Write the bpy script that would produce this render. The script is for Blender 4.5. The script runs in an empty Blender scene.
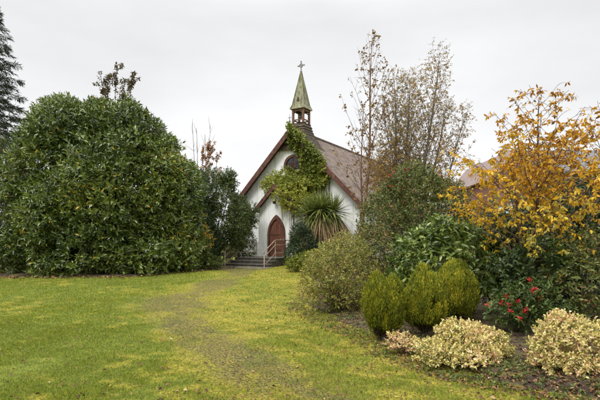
import bpy, math
import numpy as np
from math import radians as RAD, sin, cos, pi
scene = bpy.context.scene
COL = scene.collection
F = 467.0                      # focal length in pixels of the 600 px wide photograph
HOR = 242.0                    # horizon line
EYE = 1.6

# ------------------------------------------------------------------ camera, sky, sun, exposure
cam_d = bpy.data.cameras.new("camera")
cam_d.sensor_width = 36.0
cam_d.lens = 36.0 * F / 600.0
cam_d.shift_y = (HOR - 200.0) / 600.0
cam_d.clip_start = 0.1
cam_d.clip_end = 3000
cam = bpy.data.objects.new("camera", cam_d)
COL.objects.link(cam)
cam.location = (0, 0, EYE)
cam.rotation_euler = (RAD(90), 0, 0)
scene.camera = cam

SUN_EL, SUN_AZ = 52.0, 215.0     # azimuth clockwise from +Y
world = bpy.data.worlds.new("World")
scene.world = world
world.use_nodes = True
nt = world.node_tree
nt.nodes.clear()
N = nt.nodes.new
sky = N("ShaderNodeTexSky"); sky.sky_type = 'NISHITA'; sky.sun_disc = False
sky.sun_elevation = RAD(SUN_EL); sky.sun_rotation = RAD(SUN_AZ)
sky.air_density = 1.0; sky.dust_density = 4.0
hs = N("ShaderNodeHueSaturation"); hs.inputs['Saturation'].default_value = 0.12
nt.links.new(sky.outputs[0], hs.inputs['Color'])
tc = N("ShaderNodeTexCoord"); sx = N("ShaderNodeSeparateXYZ")
nt.links.new(tc.outputs['Generated'], sx.inputs[0])
ramp = N("ShaderNodeValToRGB")       # overcast cloud deck, brighter overhead
e = ramp.color_ramp.elements
e[0].position = 0.0; e[0].color = (0.86, 0.865, 0.875, 1)
e[1].position = 1.0; e[1].color = (1.0, 1.0, 1.0, 1)
for p, v in ((0.15, 0.80), (0.42, 0.68), (0.5, 0.73), (0.7, 0.97)):
    q = e.new(p); q.color = (v * .99, v * .995, v * 1.01, 1)
nt.links.new(sx.outputs['Z'], ramp.inputs[0])
mul = N("ShaderNodeMapRange")
mul.inputs['From Min'].default_value = 0.45; mul.inputs['From Max'].default_value = 0.95
mul.inputs['To Min'].default_value = 10.0; mul.inputs['To Max'].default_value = 26.0
nt.links.new(sx.outputs['Z'], mul.inputs['Value'])
cl = N("ShaderNodeTexNoise"); cl.inputs['Scale'].default_value = 2.2; cl.inputs['Detail'].default_value = 5
mp = N("ShaderNodeMapping"); mp.inputs['Scale'].default_value = (1, 1, 2.6)
nt.links.new(tc.outputs['Generated'], mp.inputs[0]); nt.links.new(mp.outputs[0], cl.inputs[0])
clr = N("ShaderNodeMapRange"); clr.inputs['From Min'].default_value = .3; clr.inputs['From Max'].default_value = .7
clr.inputs['To Min'].default_value = .88; clr.inputs['To Max'].default_value = 1.09
nt.links.new(cl.outputs[0], clr.inputs['Value'])
m1 = N("ShaderNodeMath"); m1.operation = 'MULTIPLY'
nt.links.new(mul.outputs[0], m1.inputs[0]); nt.links.new(clr.outputs[0], m1.inputs[1])
vs = N("ShaderNodeVectorMath"); vs.operation = 'SCALE'
nt.links.new(ramp.outputs[0], vs.inputs[0]); nt.links.new(m1.outputs[0], vs.inputs['Scale'])
mx = N("ShaderNodeMix"); mx.data_type = 'RGBA'; mx.inputs[0].default_value = 0.92
nt.links.new(hs.outputs[0], mx.inputs[6]); nt.links.new(vs.outputs[0], mx.inputs[7])
bg = N("ShaderNodeBackground"); bg.inputs['Strength'].default_value = 0.1
nt.links.new(mx.outputs[2], bg.inputs[0])
wo = N("ShaderNodeOutputWorld"); nt.links.new(bg.outputs[0], wo.inputs[0])

sun_d = bpy.data.lights.new("sun", 'SUN')
sun_d.energy = 1.5; sun_d.angle = RAD(22); sun_d.color = (1.0, 0.97, 0.92)
sun = bpy.data.objects.new("sun", sun_d); COL.objects.link(sun)
sun.rotation_euler = (RAD(90 - SUN_EL), 0, RAD(180 - SUN_AZ))
sun.location = (0, 0, 30)

vsn = scene.view_settings
vsn.view_transform = 'Standard'; vsn.look = 'None'; vsn.gamma = 1; vsn.use_curve_mapping = False
vsn.exposure = 0.43

# ------------------------------------------------------------------ small helpers
def at(px, Y):
    return (px - 300.0) / F * Y

def zt(py, Y):
    return EYE + (HOR - py) / F * Y

def sstep(a, b, x):
    t = np.clip((np.asarray(x, float) - a) / (b - a), 0, 1)
    return t * t * (3 - 2 * t)

def vnoise(P, s, seed=0):
    """cheap smooth noise in [-1,1] on points"""
    r = np.random.default_rng(1000 + seed)
    P = np.asarray(P, float) * s
    out = np.zeros(len(P))
    for k in range(7):
        w = r.normal(size=P.shape[1]) * (0.7 + 0.35 * k)
        out += np.sin(P @ w + r.uniform(0, 6.28)) / (1 + .25 * k)
    return out / 3.2

def gz(x, y):
    x = np.asarray(x, float); y = np.asarray(y, float)
    b = 0.28 * sstep(13, 25, y)
    n = 0.018 * np.sin(x * 1.1 + .6 * y) + .014 * np.sin(1.7 * y - .8 * x + 1) + .010 * np.sin(2.9 * x + 2.1 * y)
    return b + n

def g1(x, y):
    return float(gz(np.array([x]), np.array([y]))[0])

def unit(v):
    v = np.asarray(v, float)
    return v / np.maximum(np.linalg.norm(v, axis=-1, keepdims=True), 1e-9)

class MB:
    def __init__(s):
        s.v = []; s.f = []; s.n = 0; s.t = []
    def add(s, V, Fc, tone=None):
        V = np.asarray(V, float).reshape(-1, 3)
        Fc = np.asarray(Fc, int)
        s.v.append(V)
        s.f.append((Fc + s.n))
        s.t.append(np.full(len(V), .5) if tone is None else np.broadcast_to(np.asarray(tone, float), (len(V),)))
        s.n += len(V)
    def box(s, x0, x1, y0, y1, z0, z1):
        V = [(x, y, z) for x in (x0, x1) for y in (y0, y1) for z in (z0, z1)]
        s.add(V, [(0, 1, 3, 2), (4, 6, 7, 5), (0, 4, 5, 1), (2, 3, 7, 6), (0, 2, 6, 4), (1, 5, 7, 3)])
    def tube(s, pts, rad, sides=6, tone=.5, cap=True):
        pts = np.asarray(pts, float); n = len(pts)
        rad = np.broadcast_to(np.asarray(rad, float), (n,))
        tg = np.gradient(pts, axis=0); tg = unit(tg)
        ref = np.array([0.0, 0, 1]) if abs(tg[0][2]) < .9 else np.array([1.0, 0, 0])
        a = unit(np.cross(tg, ref)); b = np.cross(tg, a)
        an = np.arange(sides) / sides * 2 * pi
        ring = pts[:, None, :] + rad[:, None, None] * (np.cos(an)[None, :, None] * a[:, None, :] + np.sin(an)[None, :, None] * b[:, None, :])
        i = np.arange(n - 1)[:, None] * sides; j = np.arange(sides)[None, :]; j2 = (j + 1) % sides
        Fq = np.stack([i + j, i + j2, i + sides + j2, i + sides + j], -1).reshape(-1, 4)
        s.add(ring.reshape(-1, 3), Fq, tone)
        if cap and sides >= 4:
            base = s.n - n * sides
            for st in (0, (n - 1) * sides):
                c = np.arange(sides) + st + base
                for k in range(1, sides - 1):
                    s.f.append(np.array([[c[0], c[k], c[k + 1]]]))
    def prism(s, poly, y0, y1):
        """polygon in x,z extruded along y; fan caps (convex or nearly)"""
        n = len(poly)
        V = [(x, y0, z) for x, z in poly] + [(x, y1, z) for x, z in poly]
        s.add(V, [(i, (i + 1) % n, n + (i + 1) % n, n + i) for i in range(n)])
        b = s.n - 2 * n
        for k in range(1, n - 1):
            s.f.append(np.array([[b, b + k + 1, b + k]])); s.f.append(np.array([[b + n, b + n + k, b + n + k + 1]]))
    def ring(s, inner, outer, y0, y1, closed=True):
        n = len(inner)
        V = [(x, y, z) for y in (y0, y1) for P in (inner, outer) for x, z in P]
        Fq = []
        for i in range(n if closed else n - 1):
            j = (i + 1) % n
            Fq += [(i, j, n + j, n + i), (2 * n + i, 3 * n + i, 3 * n + j, 2 * n + j), (i, 2 * n + i, 2 * n + j, j), (n + i, n + j, 3 * n + j, 3 * n + i)]
        if not closed:
            for i in (0, n - 1):
                Fq.append((i, n + i, 3 * n + i, 2 * n + i))
        s.add(V, Fq)
    def build(s, name, mat, parent=None, origin=(0, 0, 0), smooth=False):
        V = np.concatenate(s.v) - np.asarray(origin, float)
        T = np.concatenate(s.t)
        loops = []; starts = []; c = 0
        for Fc in s.f:
            k = Fc.shape[1]
            loops.append(Fc.reshape(-1)); starts.append(c + np.arange(len(Fc)) * k); c += Fc.size
        L = np.concatenate(loops).astype(np.int32); S = np.concatenate(starts).astype(np.int32)
        me = bpy.data.meshes.new(name)
        me.vertices.add(len(V)); me.vertices.foreach_set('co', V.astype(np.float32).ravel())
        me.loops.add(len(L)); me.loops.foreach_set('vertex_index', L)
        me.polygons.add(len(S)); me.polygons.foreach_set('loop_start', S)
        at_ = me.attributes.new('tone', 'FLOAT', 'POINT'); at_.data.foreach_set('value', T.astype(np.float32))
        me.update(calc_edges=True)
        if not smooth:
            me.shade_flat()
        me.materials.append(mat)
        o = bpy.data.objects.new(name, me); COL.objects.link(o)
        if parent is not None:
            o.parent = parent
        return o

def tag(o, label=None, cat=None, group=None, kind=None):
    if label: o['label'] = label
    if cat: o['category'] = cat
    if group: o['group'] = group
    if kind: o['kind'] = kind
    return o

def thing(name, label, cat, loc, rz=0, group=None):
    o = bpy.data.objects.new(name, None); COL.objects.link(o)
    o.empty_display_size = .3
    o.location = loc; o.rotation_euler = (0, 0, rz)
    return tag(o, label, cat, group)

# ------------------------------------------------------------------ materials
def new_mat(name):
    m = bpy.data.materials.new(name); m.use_nodes = True
    t = m.node_tree; t.nodes.clear()
    out = t.nodes.new("ShaderNodeOutputMaterial")
    b = t.nodes.new("ShaderNodeBsdfPrincipled")
    t.links.new(b.outputs[0], out.inputs[0])
    return m, t, b, out

def set_ramp(r, stops):
    el = r.color_ramp.elements
    while len(el) > 1: el.remove(el[-1])
    el[0].position = stops[0][0]; el[0].color = (*stops[0][1], 1)
    for p, c in stops[1:]:
        q = el.new(p); q.color = (*c, 1)

def leaf_mat(name, stops, rough=.5, spec=.4, trans=.25, back=1.0):
    m, t, b, out = new_mat(name)
    a = t.nodes.new("ShaderNodeAttribute"); a.attribute_name = 'tone'
    r = t.nodes.new("ShaderNodeValToRGB"); set_ramp(r, stops)
    t.links.new(a.outputs['Fac'], r.inputs[0])
    col = r.outputs[0]
    if back != 1.0:
        g = t.nodes.new("ShaderNodeNewGeometry")
        mxx = t.nodes.new("ShaderNodeMix"); mxx.data_type = 'RGBA'
        sc = t.nodes.new("ShaderNodeVectorMath"); sc.operation = 'SCALE'; sc.inputs['Scale'].default_value = back
        t.links.new(col, sc.inputs[0]); t.links.new(g.outputs['Backfacing'], mxx.inputs[0])
        t.links.new(col, mxx.inputs[6]); t.links.new(sc.outputs[0], mxx.inputs[7]); col = mxx.outputs[2]
    t.links.new(col, b.inputs['Base Color'])
    b.inputs['Roughness'].default_value = rough
    b.inputs['Specular IOR Level'].default_value = spec
    if trans > 0:
        tr = t.nodes.new("ShaderNodeBsdfTranslucent"); t.links.new(col, tr.inputs[0])
        ms = t.nodes.new("ShaderNodeMixShader"); ms.inputs[0].default_value = trans
        t.links.new(b.outputs[0], ms.inputs[1]); t.links.new(tr.outputs[0], ms.inputs[2])
        t.links.new(ms.outputs[0], out.inputs[0])
    return m

def noise_mat(name, stops, scale=4, detail=6, stretch=(1, 1, 1), rough=.8, bump=0, bscale=None, wave=None, wstr=.3, spec=.3, coord='Object', lo=.3, hi=.7):
    """two octave noise through a ramp; optional wave bump (axis, scale)"""
    m, t, b, out = new_mat(name)
    tcn = t.nodes.new("ShaderNodeTexCoord"); mpn = t.nodes.new("ShaderNodeMapping")
    mpn.inputs['Scale'].default_value = stretch
    t.links.new(tcn.outputs[coord], mpn.inputs[0])
    n = t.nodes.new("ShaderNodeTexNoise"); n.inputs['Scale'].default_value = scale; n.inputs['Detail'].default_value = detail
    n.inputs['Roughness'].default_value = .62
    t.links.new(mpn.outputs[0], n.inputs[0])
    mr = t.nodes.new("ShaderNodeMapRange"); mr.inputs['From Min'].default_value = lo; mr.inputs['From Max'].default_value = hi
    t.links.new(n.outputs[0], mr.inputs[0])
    r = t.nodes.new("ShaderNodeValToRGB"); set_ramp(r, stops)
    t.links.new(mr.outputs[0], r.inputs[0]); t.links.new(r.outputs[0], b.inputs['Base Color'])
    b.inputs['Roughness'].default_value = rough; b.inputs['Specular IOR Level'].default_value = spec
    last = None
    if bump:
        n2 = t.nodes.new("ShaderNodeTexNoise"); n2.inputs['Scale'].default_value = bscale or scale * 4; n2.inputs['Detail'].default_value = 5
        t.links.new(tcn.outputs[coord], n2.inputs[0])
        bp = t.nodes.new("ShaderNodeBump"); bp.inputs['Strength'].default_value = bump; bp.inputs['Distance'].default_value = .02
        t.links.new(n2.outputs[0], bp.inputs['Height']); last = bp
    if wave:
        axis, ws = wave
        wv = t.nodes.new("ShaderNodeTexWave"); wv.bands_direction = axis; wv.inputs['Scale'].default_value = ws
        wv.inputs['Distortion'].default_value = 0.15
        t.links.new(tcn.outputs[coord], wv.inputs[0])
        bw = t.nodes.new("ShaderNodeBump"); bw.inputs['Strength'].default_value = wstr; bw.inputs['Distance'].default_value = .02
        t.links.new(wv.outputs[0], bw.inputs['Height'])
        if last: t.links.new(last.outputs[0], bw.inputs['Normal'])
        last = bw
    if last: t.links.new(last.outputs[0], b.inputs['Normal'])
    return m

BARK = noise_mat('bark_brown', [(0, (.05, .035, .025)), (1, (.13, .10, .075))], 9, 6, (1, 1, .3), .9, .6)
BARK_RED = noise_mat('bark_orange_brown', [(0, (.10, .055, .03)), (1, (.26, .15, .085))], 6, 6, (1, 1, .6), .8, .4)
BARK_GREY = noise_mat('bark_grey', [(0, (.08, .065, .055)), (1, (.22, .19, .165))], 7, 6, (1, 1, .6), .85, .4)
TWIG = noise_mat('twig_brown', [(0, (.07, .045, .03)), (1, (.17, .11, .075))], 9, 4, (1, 1, 1), .85)

# ------------------------------------------------------------------ ground, bed
PATH = np.array([(-2.9, 24.6), (-2.8, 21), (-3.0, 17), (-3.5, 13.5), (-3.2, 11.2), (-2.1, 8.8), (-1.2, 7.0), (-.45, 5.6), (.1, 4.4), (.6, 2.0)])

def pdist(x, y, L=PATH):
    P = np.stack([x, y], -1); d = np.full(len(P), 1e9)
    for a, b in zip(L[:-1], L[1:]):
        ab = b - a; t = np.clip(((P - a) @ ab) / (ab @ ab), 0, 1)
        d = np.minimum(d, np.linalg.norm(P - (a + t[:, None] * ab), axis=1))
    return d

EDGE_Y = np.array([2.0, 4.0, 4.75, 5.4, 6.2, 6.9, 8.0, 9.6, 11.5, 14.0, 18.0, 22.0, 24.0, 26.0, 31])
EDGE_X = np.array([4.6, 3.5, 2.85, 2.1, 1.68, 1.42, 1.12, .55, .12, .35, .35, .0, -.35, .6, .9])

def bed_in(x, y):
    ex = np.interp(y, EDGE_Y, EDGE_X)
    P = np.stack([x, y], -1)
    return x - ex + .16 * vnoise(P, 1.6, 5) + .10 * vnoise(P, 4.5, 6)      # >0 inside

def moss_f(x, y):
    P = np.stack([x, y], -1)
    c = np.interp(y, [4, 6, 9, 12, 16, 20, 25], [.55, .3, -.55, -1.5, -1.5, -1.2, -1.2])
    w = np.interp(y, [4, 6, 9, 12, 16, 20, 25], [1.5, 1.75, 2.2, 2.6, 3.0, 3.2, 3.2])
    hi = 1.3 * vnoise(P, 3.0, 12); hi2 = 1.4 * vnoise(P, 7.5, 16); hi3 = 1.4 * vnoise(P, 16, 18)
    m = 1 - sstep(.5, 1.3, np.abs(x - c) / w + .35 * vnoise(P, .9, 11) + .16 * hi)
    pat = sstep(-.75, .7, .75 * vnoise(P, 1.5, 15) + .65 * hi + .55 * hi2 + .4 * hi3)
    bg_ = .62 * sstep(.05, .95, .5 * vnoise(P, .8, 13) + .55 * vnoise(P, 3.1, 14) + .5 * hi2 + .4 * hi3)
    return np.clip(m * (.18 + .82 * pat) + (1 - m) * bg_, 0, 1)

def mud_f(x, y):
    P = np.stack([x, y], -1)
    d = pdist(x, y)
    w = np.interp(y, [4, 6, 9, 13, 15, 20, 26], [.70, .52, .50, .95, .8, .6, .8])
    n = .8 * vnoise(P, 1.3, 21) + .8 * vnoise(P, 3.6, 22) + .7 * vnoise(P, 9.0, 23)
    m = 1 - sstep(.1, 1.7, d / w)
    spots = [(-3.75, 13.1, .75), (-3.2, 12.0, .6), (-1.35, 7.25, .36), (-1.0, 6.75, .26), (-.6, 6.0, .3), (-.15, 5.3, .4), (.25, 5.0, .35), (-2.2, 9.0, .35), (-2.6, 17.3, .7), (-2.9, 15.2, .6)]
    k = np.zeros(len(x))
    for a, b, q in spots:
        k = np.maximum(k, 1 - sstep(.1, 1.5, np.hypot((x - a), (y - b) * .75) / q))
    wide = .16 * moss_f(x, y)
    return np.clip(m ** .8 * (.60 + .30 * n) + wide * sstep(0, .8, n), 0, .50)

def ground_grid():
    xs = np.concatenate([[-900, -300, -120, -60, -40, -30], np.arange(-24, -9, .5), np.arange(-9, 5, .09), np.arange(5, 20, .5), [25, 35, 60, 120, 300, 900]])
    ys = np.concatenate([[-300, -60, -20, -8, -3, 0], np.arange(1, 4, .3), np.arange(4, 14, .09), np.arange(14, 32, .2), [34, 38, 45, 60, 100, 300, 1500]])
    Xg, Yg = np.meshgrid(xs, ys)
    x, y = Xg.ravel(), Yg.ravel()
    z = gz(x, y)
    mud = mud_f(x, y); moss = moss_f(x, y)
    P = np.stack([x, y], -1)
    near = (1 - sstep(28, 34, y)) * (np.abs(x) < 24)
    z = z + near * (.006 * vnoise(P, 5, 31) + .007 * vnoise(P, 12, 32) - .02 * mud)
    far = sstep(60, 400, np.hypot(x, y)); z = z * (1 - far)
    nx, ny = len(xs), len(ys)
    i = (np.arange(ny - 1)[:, None] * nx + np.arange(nx - 1)[None, :]).ravel()
    Fq = np.stack([i, i + 1, i + nx + 1, i + nx], -1)
    mb = MB(); mb.add(np.stack([x, y, z], -1), Fq, moss)
    m, t, b, out = new_mat('lawn_ground')
    A = t.nodes.new("ShaderNodeAttribute"); A.attribute_name = 'tone'
    B = t.nodes.new("ShaderNodeAttribute"); B.attribute_name = 'mud'
    tcn = t.nodes.new("ShaderNodeTexCoord")
    def nz(s, d=6):
        n = t.nodes.new("ShaderNodeTexNoise"); n.inputs['Scale'].default_value = s; n.inputs['Detail'].default_value = d
        n.inputs['Roughness'].default_value = .65
        t.links.new(tcn.outputs['Object'], n.inputs[0]); return n.outputs[0]
    def rp(src, stops):
        r = t.nodes.new("ShaderNodeValToRGB"); set_ramp(r, stops); t.links.new(src, r.inputs[0]); return r.outputs[0]
    def mix(f, a, c):
        k = t.nodes.new("ShaderNodeMix"); k.data_type = 'RGBA'
        t.links.new(f, k.inputs[0]); t.links.new(a, k.inputs[6]); t.links.new(c, k.inputs[7]); return k.outputs[2]
    n1 = nz(9); n2 = nz(26); n3 = nz(60)
    grass = rp(n1, [(.3, (.08, .11, .014)), (.5, (.14, .17, .02)), (.7, (.21, .22, .03))])
    mossc = rp(n2, [(.30, (.05, .042, .02)), (.41, (.13, .12, .025)), (.51, (.27, .24, .028)), (.61, (.40, .34, .035)), (.70, (.20, .15, .06))])
    mudc = rp(n2, [(.3, (.030, .023, .014)), (.5, (.075, .058, .032)), (.62, (.13, .105, .065)), (.75, (.19, .16, .11))])
    def bias(a, n, k, lo, hi):
        mm = t.nodes.new("ShaderNodeMath"); mm.operation = 'MULTIPLY_ADD'; mm.inputs[1].default_value = k
        t.links.new(n, mm.inputs[0]); t.links.new(a, mm.inputs[2])
        r = t.nodes.new("ShaderNodeMapRange"); r.interpolation_type = 'SMOOTHSTEP'
        r.inputs['From Min'].default_value = lo; r.inputs['From Max'].default_value = hi
        t.links.new(mm.outputs[0], r.inputs[0]); return r.outputs[0]
    c = mix(bias(A.outputs['Fac'], n2, 1.2, .6, 1.2), grass, mossc)
    c = mix(bias(B.outputs['Fac'], nz(34, 4), 1.9, 1.15, 1.65), c, mudc)
    t.links.new(c, b.inputs['Base Color'])
    b.inputs['Roughness'].default_value = .9; b.inputs['Specular IOR Level'].default_value = .2
    bp = t.nodes.new("ShaderNodeBump"); bp.inputs['Strength'].default_value = .9; bp.inputs['Distance'].default_value = .02
    t.links.new(n3, bp.inputs['Height']); t.links.new(bp.outputs[0], b.inputs['Normal'])
    o = mb.build('ground', m, smooth=True)
    a2 = o.data.attributes.new('mud', 'FLOAT', 'POINT'); a2.data.foreach_set('value', mud.astype(np.float32))
    tag(o, kind='structure')
    return o
ground_grid()

def bed_z(x, y):
    d = bed_in(x, y)
    P = np.stack([x, y], -1)
    return gz(x, y) - .035 + .10 * sstep(-.05, .5, d) + .05 * sstep(.4, 2, d) + .012 * vnoise(P, 5, 41) + .012 * vnoise(P, 13, 42)

def planting_bed():
    ys = np.concatenate([np.arange(2.2, 14, .08), np.arange(14, 31, .25)])
    us = np.concatenate([np.arange(-.5, 3, .07), np.arange(3, 12, .4)])
    U, Yg = np.meshgrid(us, ys)
    y = Yg.ravel(); x = np.interp(y, EDGE_Y, EDGE_X) + U.ravel()
    z = bed_z(x, y)
    nx = len(us)
    i = (np.arange(len(ys) - 1)[:, None] * nx + np.arange(nx - 1)[None, :]).ravel()
    mb = MB(); mb.add(np.stack([x, y, z], -1), np.stack([i, i + 1, i + nx + 1, i + nx], -1))
    m = noise_mat('bed_soil', [(0, (.014, .010, .007)), (.4, (.042, .029, .018)), (.62, (.085, .062, .03)), (.8, (.10, .095, .02)), (1, (.17, .16, .025))], 6, 9, (1, 1, 1), .95, 1.0, 45)
    tag(mb.build('planting_bed', m, smooth=True), kind='structure')
planting_bed()

def left_bed():
    xs = np.arange(-16, -3.2, .2); ks = np.arange(-.3, 5, .2)
    X, K = np.meshgrid(xs, ks); x = X.ravel()
    y = 19.0 + .25 * np.sin(x * .9) + .0 + np.interp(x, [-16, -7, -4.5, -3.2], [0, .1, 2.6, 4.6]) + K.ravel()
    z = gz(x, y) - .03 + .09 * sstep(-.1, .6, K.ravel() + .15 * np.sin(x * 5.1))
    nx = len(xs); i = (np.arange(len(ks) - 1)[:, None] * nx + np.arange(nx - 1)[None, :]).ravel()
    mb = MB(); mb.add(np.stack([x, y, z], -1), np.stack([i, i + 1, i + nx + 1, i + nx], -1))
    tag(mb.build('planting_bed', bpy.data.materials['bed_soil'], smooth=True), kind='structure')
left_bed()

# ------------------------------------------------------------------ leaves
def leafmesh(mb, P, D, Nn, L, W, tone, kind='m', fold=.25, bend=.15):
    n = len(P)
    D = unit(D); S = unit(np.cross(D, Nn)); Nn = np.cross(S, D)
    L = np.broadcast_to(L, (n,))[:, None]; W = np.broadcast_to(W, (n,))[:, None]
    tone = np.broadcast_to(tone, (n,))
    def pt(a, s, h):
        return P + D * L * a + S * W * s + Nn * (W * h * fold) - Nn * (L * bend * a * a)
    if kind == 'q':
        V = [pt(0, 0, 0), pt(.5, -.5, 1), pt(1, 0, 0), pt(.5, .5, 1)]
        Fc = [(0, 3, 2), (0, 2, 1)]
    elif kind == 'm':
        V = [pt(0, 0, 0), pt(.45, -.5, 1), pt(.45, .5, 1), pt(1, 0, 0), pt(.45, 0, 0)]
        Fc = [(0, 4, 1), (0, 2, 4), (4, 3, 1), (4, 2, 3)]
    else:
        V = [pt(0, 0, 0), pt(.28, -.42, 1), pt(.28, .42, 1), pt(.62, -.46, 1), pt(.62, .46, 1), pt(1, 0, 0), pt(.28, 0, 0), pt(.62, 0, 0)]
        Fc = [(0, 6, 1), (0, 2, 6), (1, 6, 7), (1, 7, 3), (6, 2, 4), (6, 4, 7), (3, 7, 5), (7, 4, 5)]
    k = len(V)
    V = np.stack(V, 1).reshape(-1, 3)
    Fc = (np.array(Fc)[None] + (np.arange(n) * k)[:, None, None]).reshape(-1, 3)
    mb.add(V, Fc, np.repeat(tone, k))

def basis(A):
    A = unit(A)
    ref = np.where(np.abs(A[:, 2:3]) < .9, np.array([[0., 0, 1]]), np.array([[1., 0, 0]]))
    T = unit(np.cross(A, ref)); B = np.cross(A, T)
    return A, T, B

def sprigs(mb, r, P, A, k, L, W, sl, tone, th0=75, th1=25, kind='m', tvar=.25, fold=.25, bend=.15, droop=0, nj=.35):
    n = len(P)
    A, T, B = basis(A)
    j = np.tile(np.arange(k), n); i = np.repeat(np.arange(n), k)
    s = (j + r.uniform(0, 1, n * k)) / k
    az = j * 2.4 + r.uniform(0, 6.28, n)[i] + r.normal(0, .3, n * k)
    th = np.radians(th0 + (th1 - th0) * s + r.normal(0, 12, n * k))
    rad = np.cos(az)[:, None] * T[i] + np.sin(az)[:, None] * B[i]
    D = A[i] * np.cos(th)[:, None] + rad * np.sin(th)[:, None]
    Nn = A[i] * np.sin(th)[:, None] - rad * np.cos(th)[:, None] + r.normal(0, nj, (n * k, 3))
    if droop: D = D + np.array([0, 0, -droop])
    sz = r.uniform(.5, 1.2, n * k)
    tn = np.clip(np.broadcast_to(tone, (n,))[i] + r.normal(0, tvar, n * k), 0, 1)
    leafmesh(mb, P[i] + A[i] * (s * sl)[:, None], D, Nn, L * sz, W * sz, tn, kind, fold, bend)

def lobe_points(r, lobes, n, depth=.22, inner=.75, lump=.12, zmin=.03, seed=0, back=.5, nlump=1.4, gap=None, view=(0, -1)):
    """points in the outer skin of a union of ellipsoids; returns points and outward directions"""
    lobes = np.array(lobes, float)
    w = (lobes[:, 3] * lobes[:, 4] + lobes[:, 3] * lobes[:, 5] + lobes[:, 4] * lobes[:, 5]); w /= w.sum()
    Ps = []; Ds = []; got = 0
    while got < n:
        m = n * 2
        li = r.choice(len(lobes), m, p=w)
        u = unit(r.normal(size=(m, 3)))
        c, R = lobes[li, :3], lobes[li, 3:]
        f = 1 - np.abs(r.normal(0, depth, m))
        f = np.where(f < .1, .5, f)
        p = c + u * R * f[:, None]
        p = p + u * R * (lump * vnoise(p, nlump, seed))[:, None]
        ok = p[:, 2] > zmin + gz(p[:, 0], p[:, 1])
        for q in range(len(lobes)):
            dd = np.linalg.norm((p - lobes[q, :3]) / lobes[q, 3:], axis=1)
            ok &= ~((dd < inner) & (li != q))
        out = unit(u / R)
        ok &= (r.uniform(0, 1, m) < np.where(out[:, 1] > .35, back, 1))
        if gap is not None:
            ok &= vnoise(p, gap[1], seed + 3) > gap[0] - r.uniform(0, .5, m)
        Ps.append(p[ok]); Ds.append(out[ok]); got += ok.sum()
    return np.concatenate(Ps)[:n], np.concatenate(Ds)[:n]

def stems_mb(r, base, lobes, n, rad, mb=None, reach=.85, sides=5):
    mb = mb or MB(); base = np.array(base, float); lobes = np.array(lobes, float)
    for k in range(n):
        q = lobes[r.integers(len(lobes))]
        end = q[:3] + unit(r.normal(size=3)) * q[3:] * reach * r.uniform(.4, 1)
        end[2] = max(end[2], base[2] + .15)
        b0 = base + np.array([r.normal(0, .06) * q[3], r.normal(0, .06) * q[4], -.05])
        mid = b0 * .5 + end * .5 + np.array([0, 0, .12 * np.linalg.norm(end - b0)]) + r.normal(0, .04, 3) * np.linalg.norm(end - b0)
        t = np.linspace(0, 1, 7)[:, None]
        pts = (1 - t) ** 2 * b0 + 2 * t * (1 - t) * mid + t * t * end
        mb.tube(pts, np.linspace(rad, rad * .3, 7) * r.uniform(.6, 1.1), sides, cap=False)
    return mb

def shrub(name, label, cat, base, lobes, n, mat, seed, k=8, L=.1, W=.04, sl=.2, up=.5, out=1., rnd=.5, depth=.22, kind='m', stems=14, srad=.02,
          bark=None, tone=.5, tvar=.25, clump=.3, group=None, lump=.12, gap=None, th0=75, th1=25, droop=0, fold=.25, bend=.15, back=.5, zmin=.03, inner=.75, nlump=1.4, fol='foliage', core=0):
    r = np.random.default_rng(seed)
    root = thing(name, label, cat, base, 0, group)
    P, O = lobe_points(r, lobes, n, depth, inner, lump, zmin, seed, back, nlump, gap)
    A = unit(O * out + np.array([0, 0, up]) + r.normal(0, rnd, P.shape))
    tn = tone + clump * vnoise(P, 1.8 / max(lobes[0][3], .3) ** .5, seed + 7)
    mb = MB(); sprigs(mb, r, P, A, k, L, W, sl, tn, th0, th1, kind, tvar, fold, bend, droop)
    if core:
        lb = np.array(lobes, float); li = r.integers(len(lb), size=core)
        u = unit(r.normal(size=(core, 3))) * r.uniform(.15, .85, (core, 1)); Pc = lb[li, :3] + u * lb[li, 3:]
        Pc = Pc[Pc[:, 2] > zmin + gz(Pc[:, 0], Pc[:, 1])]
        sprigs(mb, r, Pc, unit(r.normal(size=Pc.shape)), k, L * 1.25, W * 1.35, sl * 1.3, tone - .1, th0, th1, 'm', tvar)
    mb.build(fol, mat, root, base, smooth=True)
    if stems:
        sm = stems_mb(r, base, lobes, stems, srad)
        # twig of every few sprigs
        for q in r.choice(len(P), min(len(P), 160), replace=False):
            sm.tube([P[q] - A[q] * sl * .8, P[q] + A[q] * sl], [srad * .22, srad * .12], 3, cap=False)
        sm.build('stem', bark or BARK, root, base, smooth=True)
    return root, P, O, A, r

# ------------------------------------------------------------------ chapel
TH = RAD(31); CU = np.array([cos(TH), -sin(TH)]); CQ = np.array([sin(TH), cos(TH)])
C0 = np.array([-.40, 29.0]); GC = 0.28
def ch(u, q, z):            # chapel coordinates to world
    return (C0[0] + u * CU[0] + q * CQ[0], C0[1] + u * CU[1] + q * CQ[1], z)

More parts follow.
